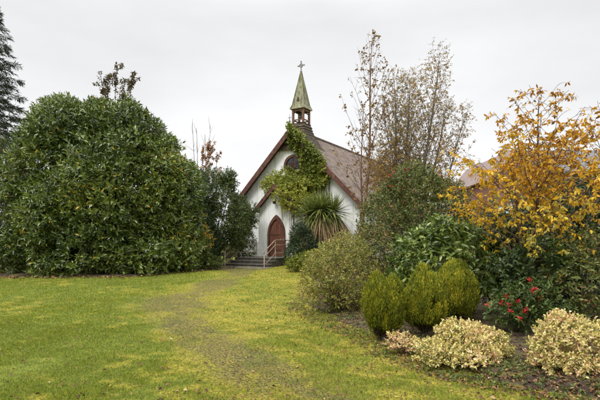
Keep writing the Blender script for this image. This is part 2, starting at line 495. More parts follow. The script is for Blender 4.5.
def wall_material(name, horizontal=False):
    m, t, b, out = new_mat(name)
    tcn = t.nodes.new("ShaderNodeTexCoord")
    def nz(s, st, d=6):
        mpn = t.nodes.new("ShaderNodeMapping"); mpn.inputs['Scale'].default_value = st
        n = t.nodes.new("ShaderNodeTexNoise"); n.inputs['Scale'].default_value = s; n.inputs['Detail'].default_value = d
        n.inputs['Roughness'].default_value = .65
        t.links.new(tcn.outputs['Object'], mpn.inputs[0]); t.links.new(mpn.outputs[0], n.inputs[0]); return n.outputs[0]
    r1 = t.nodes.new("ShaderNodeValToRGB"); set_ramp(r1, [(.26, (.58, .60, .56)), (.42, (.82, .83, .82)), (.6, (.88, .88, .88))])
    t.links.new(nz(2.2, (3.2, 3.2, .28)), r1.inputs[0])
    r2 = t.nodes.new("ShaderNodeValToRGB"); set_ramp(r2, [(.50, (1, 1, 1)), (.62, (.72, .76, .66)), (.72, (.42, .46, .34)), (.85, (.24, .23, .17))])
    t.links.new(nz(1.4, (2.2, 2.2, .5), 8), r2.inputs[0])
    k = t.nodes.new("ShaderNodeMix"); k.data_type = 'RGBA'; k.blend_type = 'MULTIPLY'; k.inputs[0].default_value = .9
    t.links.new(r1.outputs[0], k.inputs[6]); t.links.new(r2.outputs[0], k.inputs[7])
    t.links.new(k.outputs[2], b.inputs['Base Color'])
    b.inputs['Roughness'].default_value = .6
    return m
WHITE = wall_material('white_corrugated_iron')
def roof_mat():
    return noise_mat('rusty_brown_roof', [(0, (.05, .037, .028)), (.4, (.118, .084, .068)), (.66, (.18, .135, .112)), (.84, (.17, .14, .075)), (1, (.12, .12, .04))], 3.0, 8, (1.0, 1.0, 1.0), .7, .35, 25)
ROOF = roof_mat()
REDWOOD = noise_mat('red_brown_timber', [(0, (.05, .022, .016)), (.6, (.115, .05, .036)), (1, (.20, .12, .09))], 6, 7, (1, 1, .5), .7, .3)
TURW = noise_mat('weathered_brown_timber', [(0, (.08, .045, .03)), (.6, (.19, .11, .075)), (1, (.28, .20, .15))], 6, 7, (1, 1, .5), .75, .3)
DOORM = noise_mat('red_brown_door', [(0, (.08, .03, .018)), (.6, (.145, .058, .034)), (1, (.20, .095, .055))], 5, 7, (4, 4, .4), .6, .2)
SPIRE = noise_mat('mossy_spire_lead', [(0, (.06, .07, .02)), (.4, (.16, .16, .085)), (.66, (.30, .28, .21)), (.85, (.15, .17, .045)), (1, (.10, .12, .03))], 3.2, 8, (1.6, 1.6, .5), .75, .5, 22)
SHINGLE = noise_mat('dark_shingle', [(0, (.025, .018, .014)), (.5, (.075, .055, .042)), (.8, (.12, .10, .05)), (1, (.16, .15, .05))], 6, 8, (1, 1, 1), .85, .7, 24)
GLASS = noise_mat('dark_window_glass', [(0, (.012, .013, .015)), (1, (.03, .032, .035))], 3, 3, rough=.12, spec=.6)
STONE = noise_mat('wet_dark_concrete', [(0, (.045, .042, .036)), (.6, (.11, .10, .085)), (1, (.13, .14, .06))], 5, 8, (1, 1, 1), .75, .5, 30)
RUSTY = noise_mat('rusty_pipe', [(0, (.14, .08, .045)), (.5, (.29, .21, .14)), (1, (.46, .40, .31))], 9, 6, (1, 1, 1), .6, .3)
IRON = noise_mat('grey_iron', [(0, (.09, .09, .085)), (1, (.24, .24, .23))], 12, 5, rough=.6)
DARKIRON = noise_mat('dark_iron', [(0, (.03, .022, .02)), (1, (.08, .05, .04))], 12, 5, rough=.6)
BRASS = noise_mat('aged_bronze', [(0, (.06, .06, .045)), (1, (.14, .12, .07))], 8, 5, rough=.45)

def lancet(w, z0, zs, k=1.25, n=9):
    """pointed arch outline from left foot over the tip to right foot"""
    Rr = 2 * w * k / 1.0
    cx = Rr - w
    a_tip = math.acos(cx / Rr)
    L = [(-w, z0)]
    for i in range(n):
        a = a_tip * i / (n - 1)
        L.append((cx - Rr * cos(a), zs + Rr * sin(a)))
    Rt = [(-x, z) for x, z in L[:-1]][::-1]
    return L + Rt

chapel = thing('chapel', 'white iron chapel with brown roof and small spire behind the palm', 'church', (C0[0], C0[1], GC), -TH)
HW, ZE, ZA = 4.45, 4.0 - GC, 8.5 - GC
LEN = 16.0
SL = (ZA - ZE) / HW
def corr_wall(mb, u0, u1, zb, top, q, pitch=.152, amp=.016, out=-1):
    """corrugated sheet wall in the u direction at depth q, real ridges"""
    n = int((u1 - u0) / pitch * 6); us = np.linspace(u0, u1, n + 1)
    qq = q + out * amp * (1 + np.sin(us / pitch * 2 * pi)) * .5
    tz = np.array([top(u) for u in us])
    V = np.concatenate([np.stack([us, qq, np.full(n + 1, zb)], -1), np.stack([us, qq, tz], -1)])
    i = np.arange(n)
    mb.add(V, np.stack([i, i + 1, n + 2 + i, n + 1 + i], -1))
def corr_side(mb, u, q0, q1, zb, zt_, out=1, pitch=.152, amp=.016):
    n = int((q1 - q0) / pitch * 6); qs = np.linspace(q0, q1, n + 1)
    uu = u + out * amp * (1 + np.sin(qs / pitch * 2 * pi)) * .5
    V = np.concatenate([np.stack([uu, qs, np.full(n + 1, zb)], -1), np.stack([uu, qs, np.full(n + 1, zt_)], -1)])
    i = np.arange(n)
    mb.add(V, np.stack([i, i + 1, n + 2 + i, n + 1 + i], -1))
mb = MB()
gtop = lambda u: ZA - .03 - SL * abs(u)
corr_wall(mb, -HW, HW, .18, gtop, 0); corr_wall(mb, -HW, HW, .18, gtop, LEN, out=1)
corr_side(mb, HW, 0, LEN, .18, ZE, 1); corr_side(mb, -HW, 0, LEN, .18, ZE, -1)
mb.build('wall', WHITE, chapel, smooth=True)
mb = MB(); mb.box(-HW - .06, HW + .06, -.06, LEN + .06, -.35, .18); mb.build('plinth', STONE, chapel)

def roof_slab(mb, hw, za, slope, q0, q1, thick=.05, pitch=.152, eave=.35, side=1, nseg=None):
    """corrugated roof sheet on one side, ridges running down the slope"""
    n = int((q1 - q0) / pitch * 5); qs = np.linspace(q0, q1, n + 1)
    h = .018 * (1 + np.sin(qs / pitch * 2 * pi)) * .5
    us = np.linspace(0, hw + eave, 7)
    V = []; 
    for lay in (0, 1):
        for u in us:
            V.append(np.stack([np.full(n + 1, side * u), qs, za - slope * u + .08 + h - lay * thick], -1))
    V = np.concatenate(V); m = n + 1; Fq = []
    i = np.arange(n)
    for lay in (0, 1):
        for k in range(6):
            a = (lay * 7 + k) * m
            Fq.append(np.stack([a + i, a + i + 1, a + m + i + 1, a + m + i], -1))
    a, c = 6 * m, 13 * m
    Fq.append(np.stack([a + i, a + i + 1, c + i + 1, c + i], -1))
    for e_ in (0, n):
        for k in range(6):
            Fq.append(np.array([[k * m + e_, (k + 1) * m + e_, (8 + k) * m + e_, (7 + k) * m + e_]]))
    mb.add(V, np.concatenate(Fq))
for sd in (1, -1):
    mb = MB(); roof_slab(mb, HW, ZA, SL, -.42, LEN + .3, side=sd)
    mb.build('roof', ROOF, chapel, smooth=False)
mb = MB(); mb.tube([(0, -.42, ZA + .11), (0, LEN + .3, ZA + .11)], .09, 8); mb.build('ridge_cap', ROOF, chapel, smooth=True)

def barge(mb, hw, za, slope, q, wdt=.30, th=.06, eave=.35, side=1):
    u1 = hw + eave
    c = [(0.0, za + .14), (side * u1, za - slope * u1 + .14), (side * u1, za - slope * u1 + .14 - wdt * 1.3), (0.0, za + .14 - wdt * 1.42)]
    mb.prism(c, q, q + th)
for sd in (1, -1):
    mb = MB(); barge(mb, HW, ZA, SL, -.485, side=sd); mb.build('bargeboard', REDWOOD, chapel)
# gutter and downpipe on the right side
mb = MB(); mb.tube([(HW + .40, -.4, ZE - .38), (HW + .40, LEN + .3, ZE - .38)], .06, 8)
mb.build('gutter', REDWOOD, chapel, smooth=True)
mb = MB(); mb.tube([(HW + .40, -.1, ZE - .42), (HW + .1, -.02, ZE - .75), (HW + .1, -.02, 0)], .04, 8)
mb.build('downpipe', REDWOOD, chapel, smooth=True)
# gable finial
mb = MB(); mb.tube([(0, -.45, ZA), (0, -.45, ZA + .42), (0, -.45, ZA + .5), (0, -.45, ZA + .95)], [.05, .035, .03, .012], 8)
mb.tube([(0, -.45, ZA + .44), (0, -.45, ZA + .5), (0, -.45, ZA + .56)], [.02, .085, .02], 8)
mb.tube([(-.13, -.45, ZA + .72), (.13, -.45, ZA + .72)], .018, 6)
mb.build('finial', IRON, chapel, smooth=True)
# round window
zc = 6.35 - GC
cir = lambda R, n=36: [(R * cos(a), zc + R * sin(a)) for a in np.arange(n) / n * 2 * pi]
mb = MB(); mb.ring(cir(.50), cir(.66), -.13, -.005); rw = mb.build('round_window', REDWOOD, chapel)
mb = MB(); mb.prism(cir(.51), -.06, -.035); mb.build('pane', GLASS, rw)
mb = MB()
for a in np.arange(3) / 3 * pi + pi / 2:
    p, q_ = (.5 * cos(a), .5 * sin(a)), (-.5 * cos(a), -.5 * sin(a))
    mb.tube([(p[0], -.075, zc + p[1]), (q_[0], -.075, zc + q_[1])], .022, 4)
mb.ring(cir(.16, 20), cir(.20, 20), -.095, -.058)
mb.build('tracery', REDWOOD, rw)
# lancet windows down the right and left side
for sd in (1, -1):
    for q in (3.0, 6.0, 9.0, 12.0):
        o_ = lancet(.42, 1.2, 2.35); i_ = lancet(.34, 1.27, 2.35)
        mb = MB(); mb.ring(i_, o_, -.06, .0)
        fw = mb.build('lancet_window', REDWOOD, chapel); fw.rotation_euler = (0, 0, sd * pi / 2); fw.location = (sd * (HW + .02), q, 0)
        mb = MB(); mb.prism(i_, -.03, -.02); mb.build('pane', GLASS, fw)
# porch
PW, PD = 1.32, 1.85; PZE, PZA = 3.55 - GC, 4.85 - GC; PSL = (PZA - PZE) / PW; FL = .75 - GC
mb = MB(); ptop = lambda u: PZA - .03 - PSL * abs(u)
corr_wall(mb, -PW, PW, FL - .35, ptop, -PD)
for sd in (1, -1):
    corr_side(mb, sd * PW, -PD, -.02, FL - .35, PZE, sd)
mb.build('porch_wall', WHITE, chapel, smooth=True)
for sd in (1, -1):
    mb = MB(); roof_slab(mb, PW, PZA, PSL, -PD - .28, -.02, side=sd, eave=.22); mb.build('porch_roof', ROOF, chapel)
    mb = MB(); barge(mb, PW, PZA, PSL, -PD - .34, wdt=.22, th=.05, eave=.22, side=sd); mb.build('porch_bargeboard', REDWOOD, chapel)
# door
fo = lancet(.60, FL, FL + 1.32, 1.12); fi = lancet(.47, FL, FL + 1.32, 1.12)
door = MB(); door.prism(lancet(.465, FL + .02, FL + 1.32, 1.12), -PD - .05, -PD - .022)
door = door.build('door', DOORM, chapel)
mb = MB(); mb.ring(fi, fo, -PD - .12, -PD - .005, closed=False); mb.build('door_frame', REDWOOD, door)
mb = MB()
for u in np.linspace(-.375, .375, 6):
    h = 1.32 + .75 * (1 - (abs(u) / .47) ** 1.6)
    mb.box(u - .06, u + .06, -PD - .066, -PD - .051, FL + .03, FL + h)
mb.build('plank', DOORM, door)
mb = MB()
for z in (.35, 1.25):
    mb = MB(); mb.box(-.44, .28, -PD - .078, -PD - .067, FL + z, FL + z + .045)
    mb.build('hinge_strap', DARKIRON, door)
mb = MB(); mb.tube([(.33, -PD - .068, FL + 1.0), (.33, -PD - .12, FL + 1.0)], .02, 8); mb.tube([(.33, -PD - .12, FL + .93), (.33, -PD - .12, FL + 1.07)], .018, 8)
mb.build('handle', IRON, door, smooth=True)
# lamp over the door
mb = MB(); zl = 3.95 - GC
mb.tube([(-.05, -PD, zl + .12), (-.05, -PD - .16, zl + .16), (-.05, -PD - .2, zl + .10)], .018, 6)
mb.tube([(-.05, -PD - .2, zl + .12), (-.05, -PD - .2, zl + .08), (-.05, -PD - .2, zl - .10), (-.05, -PD - .2, zl - .13)], [.03, .11, .09, .03], 10)
mb.build('porch_lamp', DARKIRON, chapel, smooth=True)
# bell turret
TQ, TB = .92, .43
z_sk, z_sp, z_tip = 9.07 - GC, 10.0 - GC, 12.45 - GC
def sqring(h, z, n=1):
    return [(-h, TQ - h, z), (h, TQ - h, z), (h, TQ + h, z), (-h, TQ + h, z)]
def loft(mb, rings):
    V = [p for R_ in rings for p in R_]; n = len(rings[0]); Fq = []
    for a in range(len(rings) - 1):
        for i in range(n):
            Fq.append((a * n + i, a * n + (i + 1) % n, (a + 1) * n + (i + 1) % n, (a + 1) * n + i))
    mb.add(V, Fq)
mb = MB(); loft(mb, [sqring(TB + .05, z_sk + .02), sqring(TB + .02, z_sk - .02), sqring(TB + .10, z_sk - .4), sqring(TB + .27, z_sk - .85), sqring(TB + .48, z_sk - 1.25), sqring(TB + .72, z_sk - 1.62), sqring(TB + .70, z_sk - 1.75)])
mb.add(sqring(TB + .05, z_sk + .02), [(0, 1, 2, 3)])
for k in range(9):          # shingle courses
    zz = z_sk - .12 - k * .17; hh = np.interp(z_sk - zz, [0, .4, .85, 1.25, 1.62], [TB + .03, TB + .10, TB + .27, TB + .48, TB + .72])
    loft(mb, [sqring(hh + .018, zz), sqring(hh + .03 + .03, zz - .1)])
mb.build('turret_skirt', SHINGLE, chapel)
for a, b_ in ((-1, -1), (1, -1), (1, 1), (-1, 1)):
    mb = MB(); x, y = a * (TB - .06), TQ + b_ * (TB - .06)
    mb.box(x - .06, x + .06, y - .06, y + .06, z_sk + .02, z_sp - .003); mb.build('turret_post', TURW, chapel)
for b_ in (-1, 1):
    y = TQ + b_ * (TB - .06)
    mb = MB(); mb.box(-TB + .121, TB - .121, y - .03, y + .03, z_sk + .22, z_sk + .29); mb.build('turret_rail', TURW, chapel)
    mb = MB(); mb.box(-TB + .121, TB - .121, y - .04, y + .04, z_sp - .13, z_sp - .004)
    mb.tube([(-TB + .1, y, z_sp - .28), (-TB + .3, y, z_sp - .1)], .03, 4); mb.tube([(TB - .1, y, z_sp - .28), (TB - .3, y, z_sp - .1)], .03, 4); mb.build('turret_beam', TURW, chapel)
for a in (-1, 1):
    x = a * (TB - .06)
    mb = MB(); mb.box(x - .03, x + .03, TQ - TB + .121, TQ + TB - .121, z_sk + .22, z_sk + .29); mb.build('turret_rail', TURW, chapel)
    mb = MB(); mb.box(x - .04, x + .04, TQ - TB + .121, TQ + TB - .121, z_sp - .13, z_sp - .004); mb.build('turret_beam', TURW, chapel)
mb = MB(); loft(mb, [sqring(TB - .02, z_sp), sqring(TB + .10, z_sp + .005), sqring(TB + .09, z_sp + .05), sqring(TB - .02, z_sp + .28), sqring(.035, z_tip)])
mb.add(sqring(TB - .02, z_sp), [(0, 3, 2, 1)])
for a, b_ in ((-1, -1), (1, -1), (1, 1), (-1, 1)):
    mb.tube([(a * (TB + .09), TQ + b_ * (TB + .09), z_sp + .06), (a * (TB - .015), TQ + b_ * (TB - .015), z_sp + .29), (a * .035, TQ + b_ * .035, z_tip)], [.03, .03, .02], 5)
sp = mb.build('spire', SPIRE, chapel)
mb = MB(); mb.prism([(-.10, z_sp + .52), (0, z_sp + .78), (.10, z_sp + .52)], TQ - TB - .01 + .02, TQ - TB + .22); lv = mb.build('louvre', SHINGLE, sp)
mb = MB(); zb = z_tip
mb.tube([(0, TQ, zb - .1), (0, TQ, zb + .04), (0, TQ, zb + .1)], [.05, .07, .02], 8)
mb.box(-.025, .025, TQ - .02, TQ + .02, zb + .08, zb + .66)
mb.box(-.22, -.026, TQ - .02, TQ + .02, zb + .38, zb + .43); mb.box(.026, .22, TQ - .02, TQ + .02, zb + .38, zb + .43)
cc = zb + .405
mb.ring([(.10 * cos(a), cc + .10 * sin(a)) for a in np.arange(20) / 20 * 2 * pi], [(.14 * cos(a), cc + .14 * sin(a)) for a in np.arange(20) / 20 * 2 * pi], TQ - .015, TQ + .015)
for a, b_ in ((-.22, cc), (.22, cc), (0, zb + .66)):
    mb.tube([(a, TQ - .025, b_), (a, TQ + .025, b_)], .045, 8)
mb.build('cross', IRON, sp)
mb = MB(); zz = z_sp - .28
mb.tube([(0, TQ, zz + .14), (0, TQ, zz + .12), (0, TQ, zz + .02), (0, TQ, zz - .16), (0, TQ, zz - .23)], [.03, .09, .11, .15, .20], 14)
mb.tube([(-TB + .1, TQ, zz + .15), (TB - .1, TQ, zz + .15)], .025, 6)
mb.build('bell', BRASS, chapel, smooth=True)

# steps
steps = thing('entrance_steps', 'three dark concrete steps up to a landing before the pointed door', 'steps', (*ch(0, -PD - 1.6, 0)[:2], GC), -TH)
mb = MB(); ZL = FL
def stepbox(name, u0, u1, t0, t1, z):
    b_ = MB()
    b_.box(u0, u1, -t1 + 1.6, -t0 + 1.6, -.25, z - .045); b_.box(u0 - .02, u1 + .02, -t1 + 1.6 - .03, -t0 + 1.6 - (.0 if t0 < .1 else .031), z - .044, z)
    o = b_.build(name, STONE, steps)
    bv = o.modifiers.new('bevel', 'BEVEL'); bv.width = .012; bv.segments = 2
stepbox('landing', -1.38, 1.38, .13, 2.15, FL - .01)
stepbox('step', -1.42, 1.40, 2.151, 2.55, FL - .165)
stepbox('step', -1.50, 1.42, 2.551, 3.0, FL - .325)
mb = MB(); r9 = np.random.default_rng(9)
nn = 30; aa = np.arange(nn) / nn * 2 * pi
edge = [(*ch(-.15 + 2.0 * np.sign(cos(a)) * abs(cos(a)) ** .6 + r9.normal(0, .04), -PD - 3.35 + .75 * np.sign(sin(a)) * abs(sin(a)) ** .6 + r9.normal(0, .03), 0)[:2],) for a in aa]
ex = np.array(edge); zz = gz(ex[:, 0], ex[:, 1]) + .022
cc_ = ch(-.15, -PD - 3.35, GC + .03)
mb.add(np.concatenate([np.column_stack([ex, zz]), np.column_stack([ex, zz - .15]), [cc_]]), [(i, (i + 1) % nn, 2 * nn) for i in range(nn)])
mb.add(np.concatenate([np.column_stack([ex, zz]), np.column_stack([ex, zz - .15])]), [(i, nn + i, nn + (i + 1) % nn, (i + 1) % nn) for i in range(nn)])
tag(mb.build('path', noise_mat('dirty_concrete_apron', [(0, (.06, .05, .035)), (.55, (.14, .12, .09)), (.8, (.18, .16, .06)), (1, (.12, .13, .04))], 4, 9, (1, 1, 1), .9, .8, 40), smooth=False), kind='structure')
# railings
def railing(label, u, ends):
    root = thing('railing', label, 'railing', (*ch(u, -PD - 3.1, 0)[:2], GC), -TH, 'pipe handrails beside the chapel steps')
    b = lambda t: -t + 3.1
    zl = FL
    posts = [(3.12, -.25, .80), (2.1, zl - .01, zl + .95), (1.05, zl - .01, zl + .95), (.25, zl - .01, zl + .95)]
    for t_, za, zb_ in posts:
        mb = MB(); mb.tube([(0, b(t_), za), (0, b(t_), zb_)], .026, 8); mb.build('post', RUSTY, root, smooth=True)
    for h in (.95, .68, .25):
        mb = MB()
        pts = [(0, b(3.12), max(.1, h - .15)), (0, b(2.1), zl + h), (0, b(.25), zl + h)]
        if h == .95:
            pts = [(0, b(3.2), .74), (0, b(3.12), .82), (0, b(2.16), zl + h - .03), (0, b(2.05), zl + h), (0, b(.25), zl + h)]
        mb.tube(pts, .024, 8); mb.build('rail', RUSTY, root, smooth=True)
railing('rusty pipe handrail on the left edge of the steps, beside the dark shrubs', -1.32, 0)
railing('rusty pipe handrail on the right edge of the steps, crossing before the door', 1.30, 0)

# ------------------------------------------------------------------ brick house at right
BRICK = None
def brick():
    m, t, b, out = new_mat('red_brick')
    tcn = t.nodes.new("ShaderNodeTexCoord"); mpn = t.nodes.new("ShaderNodeMapping"); mpn.inputs['Rotation'].default_value = (RAD(90), 0, 0)
    t.links.new(tcn.outputs['Object'], mpn.inputs[0])
    k = t.nodes.new("ShaderNodeTexBrick"); k.inputs['Scale'].default_value = 4.4
    k.inputs['Color1'].default_value = (.27, .12, .085, 1); k.inputs['Color2'].default_value = (.20, .085, .065, 1); k.inputs['Mortar'].default_value = (.30, .26, .22, 1)
    k.inputs['Mortar Size'].default_value = .012
    t.links.new(mpn.outputs[0], k.inputs[0]); t.links.new(k.outputs[0], b.inputs['Base Color']); b.inputs['Roughness'].default_value = .85
    return m
BRICK = brick()
SLATE = noise_mat('grey_slate', [(0, (.07, .075, .085)), (1, (.17, .18, .20))], 5, 6, (1, 1, 1), .6, .4, 20, wave=('Z', 3.2), wstr=.5)
TILE = noise_mat('red_clay_tile', [(0, (.17, .12, .11)), (1, (.31, .24, .22))], 5, 6, (1, 1, 1), .75, .4, 20, wave=('Z', 3.2), wstr=.6)
UPVC = noise_mat('white_window_frame', [(0, (.70, .70, .70)), (1, (.80, .80, .80))], 3, 3, rough=.4)
WGLASS = noise_mat('house_window_glass', [(0, (.03, .04, .05)), (1, (.08, .09, .10))], 2, 3, rough=.08, spec=.8)
HX, HY = at(566, 33), 33.0
house = thing('brick_house', 'red brick house with slate roof behind the yellow cherry tree', 'house', (HX, HY, GC))
hz_e, hz_r = 6.3, 8.6
mb = MB(); mb.box(-2.6, 9, 0, 8, -.3, hz_e); mb.prism([(-5.6, -.3), (-2.601, -.3), (-2.601, hz_e - .4), (-4.1, hz_e + 1.25), (-5.6, hz_e - .4)], -1.2, 8)
mb.build('wall', BRICK, house)
mb = MB()
mb.add([(-2.9, -.45, hz_e - .05), (9.3, -.45, hz_e - .05), (9.3, 4, hz_r), (-2.9, 4, hz_r), (-2.9, 8.4, hz_e - .05), (9.3, 8.4, hz_e - .05), (-2.9, -.45, hz_e - .17), (9.3, -.45, hz_e - .17)], [(0, 1, 2, 3), (3, 2, 5, 4), (6, 7, 1, 0)])
rf = mb.build('roof', SLATE, house); rf.modifiers.new('thick', 'SOLIDIFY').thickness = .12
mb = MB(); mb.add([(-5.9, -1.5, hz_e - .72), (-4.1, -1.5, hz_e + 1.42), (-2.3, -1.5, hz_e - .72), (-5.9, 8.2, hz_e - .72), (-4.1, 8.2, hz_e + 1.42), (-2.3, 8.2, hz_e - .72)], [(0, 1, 4, 3), (1, 2, 5, 4)])
rf = mb.build('roof', TILE, house)
so = rf.modifiers.new('thick', 'SOLIDIFY'); so.thickness = .12
mb = MB(); mb.tube([(-3.4, 2, hz_e + 1.2), (-3.4, 2, hz_e + 2.3)], .03, 6); mb.tube([(-3.4, 1.4, hz_e + 2.2), (-3.4, 2.6, hz_e + 2.2)], .02, 5)
for k in range(6):
    mb.tube([(-3.75, 1.5 + k * .2, hz_e + 2.2), (-3.05, 1.5 + k * .2, hz_e + 2.2)], .014, 4)
mb.build('aerial', IRON, rf)
def hwin(x, y, z, w, h, name='window'):
    f = MB(); f.ring([(x - w + .07, z - h + .07), (x + w - .07, z - h + .07), (x + w - .07, z + h - .07), (x - w + .07, z + h - .07)], [(x - w, z - h), (x + w, z - h), (x + w, z + h), (x - w, z + h)], y - .05, y + .02)
    f.box(x - .03, x + .03, y - .045, y + .015, z - h + .071, z + h - .071)
    fo_ = f.build(name, UPVC, house)
    g = MB(); g.box(x - w + .06, x + w - .06, y - .02, y - .005, z - h + .06, z + h - .06); g.build('pane', WGLASS, fo_)
for x in (.6, 3.4, 6.6):
    hwin(x, 0, 5.3, .65, .6); hwin(x, 0, 2.2, .7, .7)
hwin(-4.1, -1.2, 4.7, .6, .6)
mb = MB(); mb.box(-5.3, -2.9, -1.26, -1.201, -.2, 3.9)
for k in range(7): mb.box(-5.25, -2.95, -1.275, -1.261, -.1 + k * .55, .38 + k * .55)
mb.build('garage_door', UPVC, house)

exec_trees = True
# ------------------------------------------------------------------ leaf materials
M_LAUREL = leaf_mat('laurel_leaf', [(0, (.022, .036, .007)), (.45, (.085, .128, .020)), (.85, (.21, .26, .05)), (.992, (.24, .28, .06)), (.997, (.45, .30, .02)), (1, (.5, .34, .03))], .27, .6, .12, 1.3)
M_OLIVE = leaf_mat('olive_shrub_leaf', [(0, (.045, .065, .014)), (.5, (.095, .125, .025)), (1, (.19, .20, .04))], .55, .3, .2)
M_DARK = leaf_mat('dark_evergreen_leaf', [(0, (.012, .026, .008)), (.5, (.036, .066, .016)), (.9, (.085, .12, .03)), (1, (.10, .12, .04))], .42, .45, .15)
M_MID = leaf_mat('mid_green_leaf', [(0, (.035, .055, .010)), (.5, (.085, .12, .022)), (.9, (.12, .16, .04)), (1, (.25, .22, .05))], .45, .4, .2)
M_CONIF = leaf_mat('dark_conifer_needle', [(0, (.012, .022, .012)), (.6, (.026, .042, .02)), (1, (.06, .075, .03))], .6, .3, .1)
M_ORANGE = leaf_mat('orange_brown_leaf', [(0, (.16, .06, .02)), (.5, (.32, .13, .035)), (1, (.45, .24, .05))], .55, .3, .3)
M_MAROON = leaf_mat('maroon_brown_leaf', [(0, (.07, .035, .02)), (.5, (.10, .08, .03)), (1, (.15, .13, .05))], .55, .3, .25)
M_IVY = leaf_mat('ivy_leaf', [(0, (.06, .085, .012)), (.5, (.17, .205, .026)), (1, (.33, .34, .05))], .4, .4, .15)
M_YCLIMB = leaf_mat('yellow_green_climber_leaf', [(0, (.12, .15, .02)), (.5, (.28, .30, .035)), (1, (.46, .43, .06))], .5, .3, .25)
M_CORDY = leaf_mat('cordyline_leaf', [(0, (.06, .095, .018)), (.5, (.155, .195, .04)), (1, (.32, .33, .09))], .4, .4, .15)
M_DEAD = leaf_mat('dead_palm_leaf', [(0, (.08, .05, .022)), (.5, (.19, .125, .06)), (1, (.34, .25, .13))], .7, .2, .15)
M_BIRCH = leaf_mat('birch_autumn_leaf', [(0, (.13, .07, .03)), (.5, (.26, .155, .05)), (.8, (.40, .25, .05)), (1, (.22, .22, .07))], .55, .3, .3)
M_BIRCH2 = leaf_mat('birch_fine_leaf', [(0, (.40, .22, .035)), (.35, (.46, .28, .045)), (.6, (.30, .19, .05)), (.8, (.19, .16, .08)), (1, (.24, .22, .12))], .55, .3, .3)
M_CHERRY = leaf_mat('cherry_autumn_leaf', [(0, (.16, .07, .02)), (.22, (.36, .15, .02)), (.42, (.60, .30, .015)), (.7, (.74, .45, .02)), (.88, (.70, .50, .04)), (1, (.34, .31, .05))], .45, .35, .35)
M_ROSE = leaf_mat('olive_bush_leaf', [(0, (.032, .05, .012)), (.4, (.095, .125, .024)), (.75, (.21, .22, .055)), (.92, (.20, .14, .05)), (1, (.26, .10, .04))], .5, .35, .2)
M_AZALEA = leaf_mat('azalea_leaf', [(0, (.07, .075, .016)), (.4, (.20, .215, .036)), (.75, (.40, .38, .08)), (.93, (.28, .20, .08)), (1, (.28, .10, .05))], .5, .35, .25)
M_RHODO = leaf_mat('glossy_long_leaf', [(0, (.04, .07, .012)), (.5, (.13, .19, .028)), (.9, (.27, .31, .07)), (1, (.3, .33, .1))], .3, .5, .15, 1.2)
M_RED = leaf_mat('red_leaf', [(0, (.28, .01, .012)), (.6, (.50, .02, .02)), (1, (.6, .06, .04))], .45, .4, .25)
M_PIERIS = leaf_mat('pieris_leaf', [(0, (.022, .042, .010)), (.6, (.085, .13, .022)), (1, (.16, .22, .05))], .35, .45, .2)
M_THUJA = leaf_mat('golden_thuja_spray', [(0, (.038, .052, .010)), (.35, (.12, .15, .014)), (.65, (.27, .29, .020)), (1, (.58, .47, .035))], .65, .2, .2)
M_EUON = leaf_mat('cream_euonymus_leaf', [(0, (.06, .09, .02)), (.18, (.20, .23, .04)), (.36, (.55, .48, .12)), (.6, (.74, .63, .25)), (.84, (.76, .64, .38)), (.94, (.70, .48, .32)), (1, (.52, .22, .14))], .45, .35, .2)
M_WEED = leaf_mat('bed_weed_leaf', [(0, (.05, .08, .016)), (.6, (.12, .16, .03)), (1, (.22, .23, .04))], .5, .3, .25)
M_LITTER = leaf_mat('fallen_leaf', [(0, (.07, .035, .02)), (.4, (.17, .085, .035)), (.75, (.30, .17, .07)), (.92, (.42, .32, .2)), (1, (.5, .38, .08))], .7, .25, .1)

# ------------------------------------------------------------------ big laurel and the left side
GL = .14
Y0 = 22.3; s_ = F / Y0
def LB(px, py, rx, ry, rz, Y=Y0, dy=0):
    return (at(px, Y), Y + dy, zt(py, Y), rx, ry, rz)
lobes = [LB(110, 192, 3.45, 2.9, 3.65), LB(62, 190, 2.1, 2.5, 3.8, dy=.1), LB(163, 214, 1.75, 2.3, 3.15, dy=.1), LB(95, 250, 3.3, 3.1, 1.9), LB(145, 250, 2.3, 2.7, 1.9, dy=-.2),
         LB(56, 250, 1.9, 2.5, 2.0), LB(72, 140, 1.4, 1.7, 1.5, dy=-.6), LB(132, 143, 1.4, 1.7, 1.5, dy=-.4), LB(120, 200, 2.2, 1.7, 2.2, dy=-1.5), LB(72, 215, 1.6, 1.6, 1.8, dy=-1.4), LB(165, 180, 1.1, 1.2, 1.3, dy=-.9), LB(108, 132, 1.0, 1.2, 1.2)]
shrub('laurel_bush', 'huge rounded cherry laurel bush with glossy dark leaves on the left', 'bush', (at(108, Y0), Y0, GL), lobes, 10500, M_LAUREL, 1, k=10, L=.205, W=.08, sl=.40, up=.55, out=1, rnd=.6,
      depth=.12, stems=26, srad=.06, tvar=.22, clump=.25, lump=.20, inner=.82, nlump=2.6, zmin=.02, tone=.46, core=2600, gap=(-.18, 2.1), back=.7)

# smaller olive shrub at left edge
Y1 = 23.0
lobes = [LB(2, 190, 1.3, 1.6, 2.4, Y1, -.8), LB(8, 225, 1.1, 1.4, 2.2, Y1, -1.6), LB(-15, 230, 1.6, 1.8, 2.6, Y1), LB(20, 165, .8, 1, 1.1, Y1, -.8), LB(6, 255, 1.1, 1.4, 1.3, Y1, -1.8)]
shrub('olive_shrub', 'fine-leaved olive green shrub at the left edge below the dark conifer', 'bush', (at(0, Y1), Y1, .2), lobes, 4200, M_OLIVE, 2, k=11, L=.09, W=.03, sl=.3, depth=.12, stems=16, srad=.05, up=.8, rnd=.5, gap=(-.5, 1.5), tone=.38)

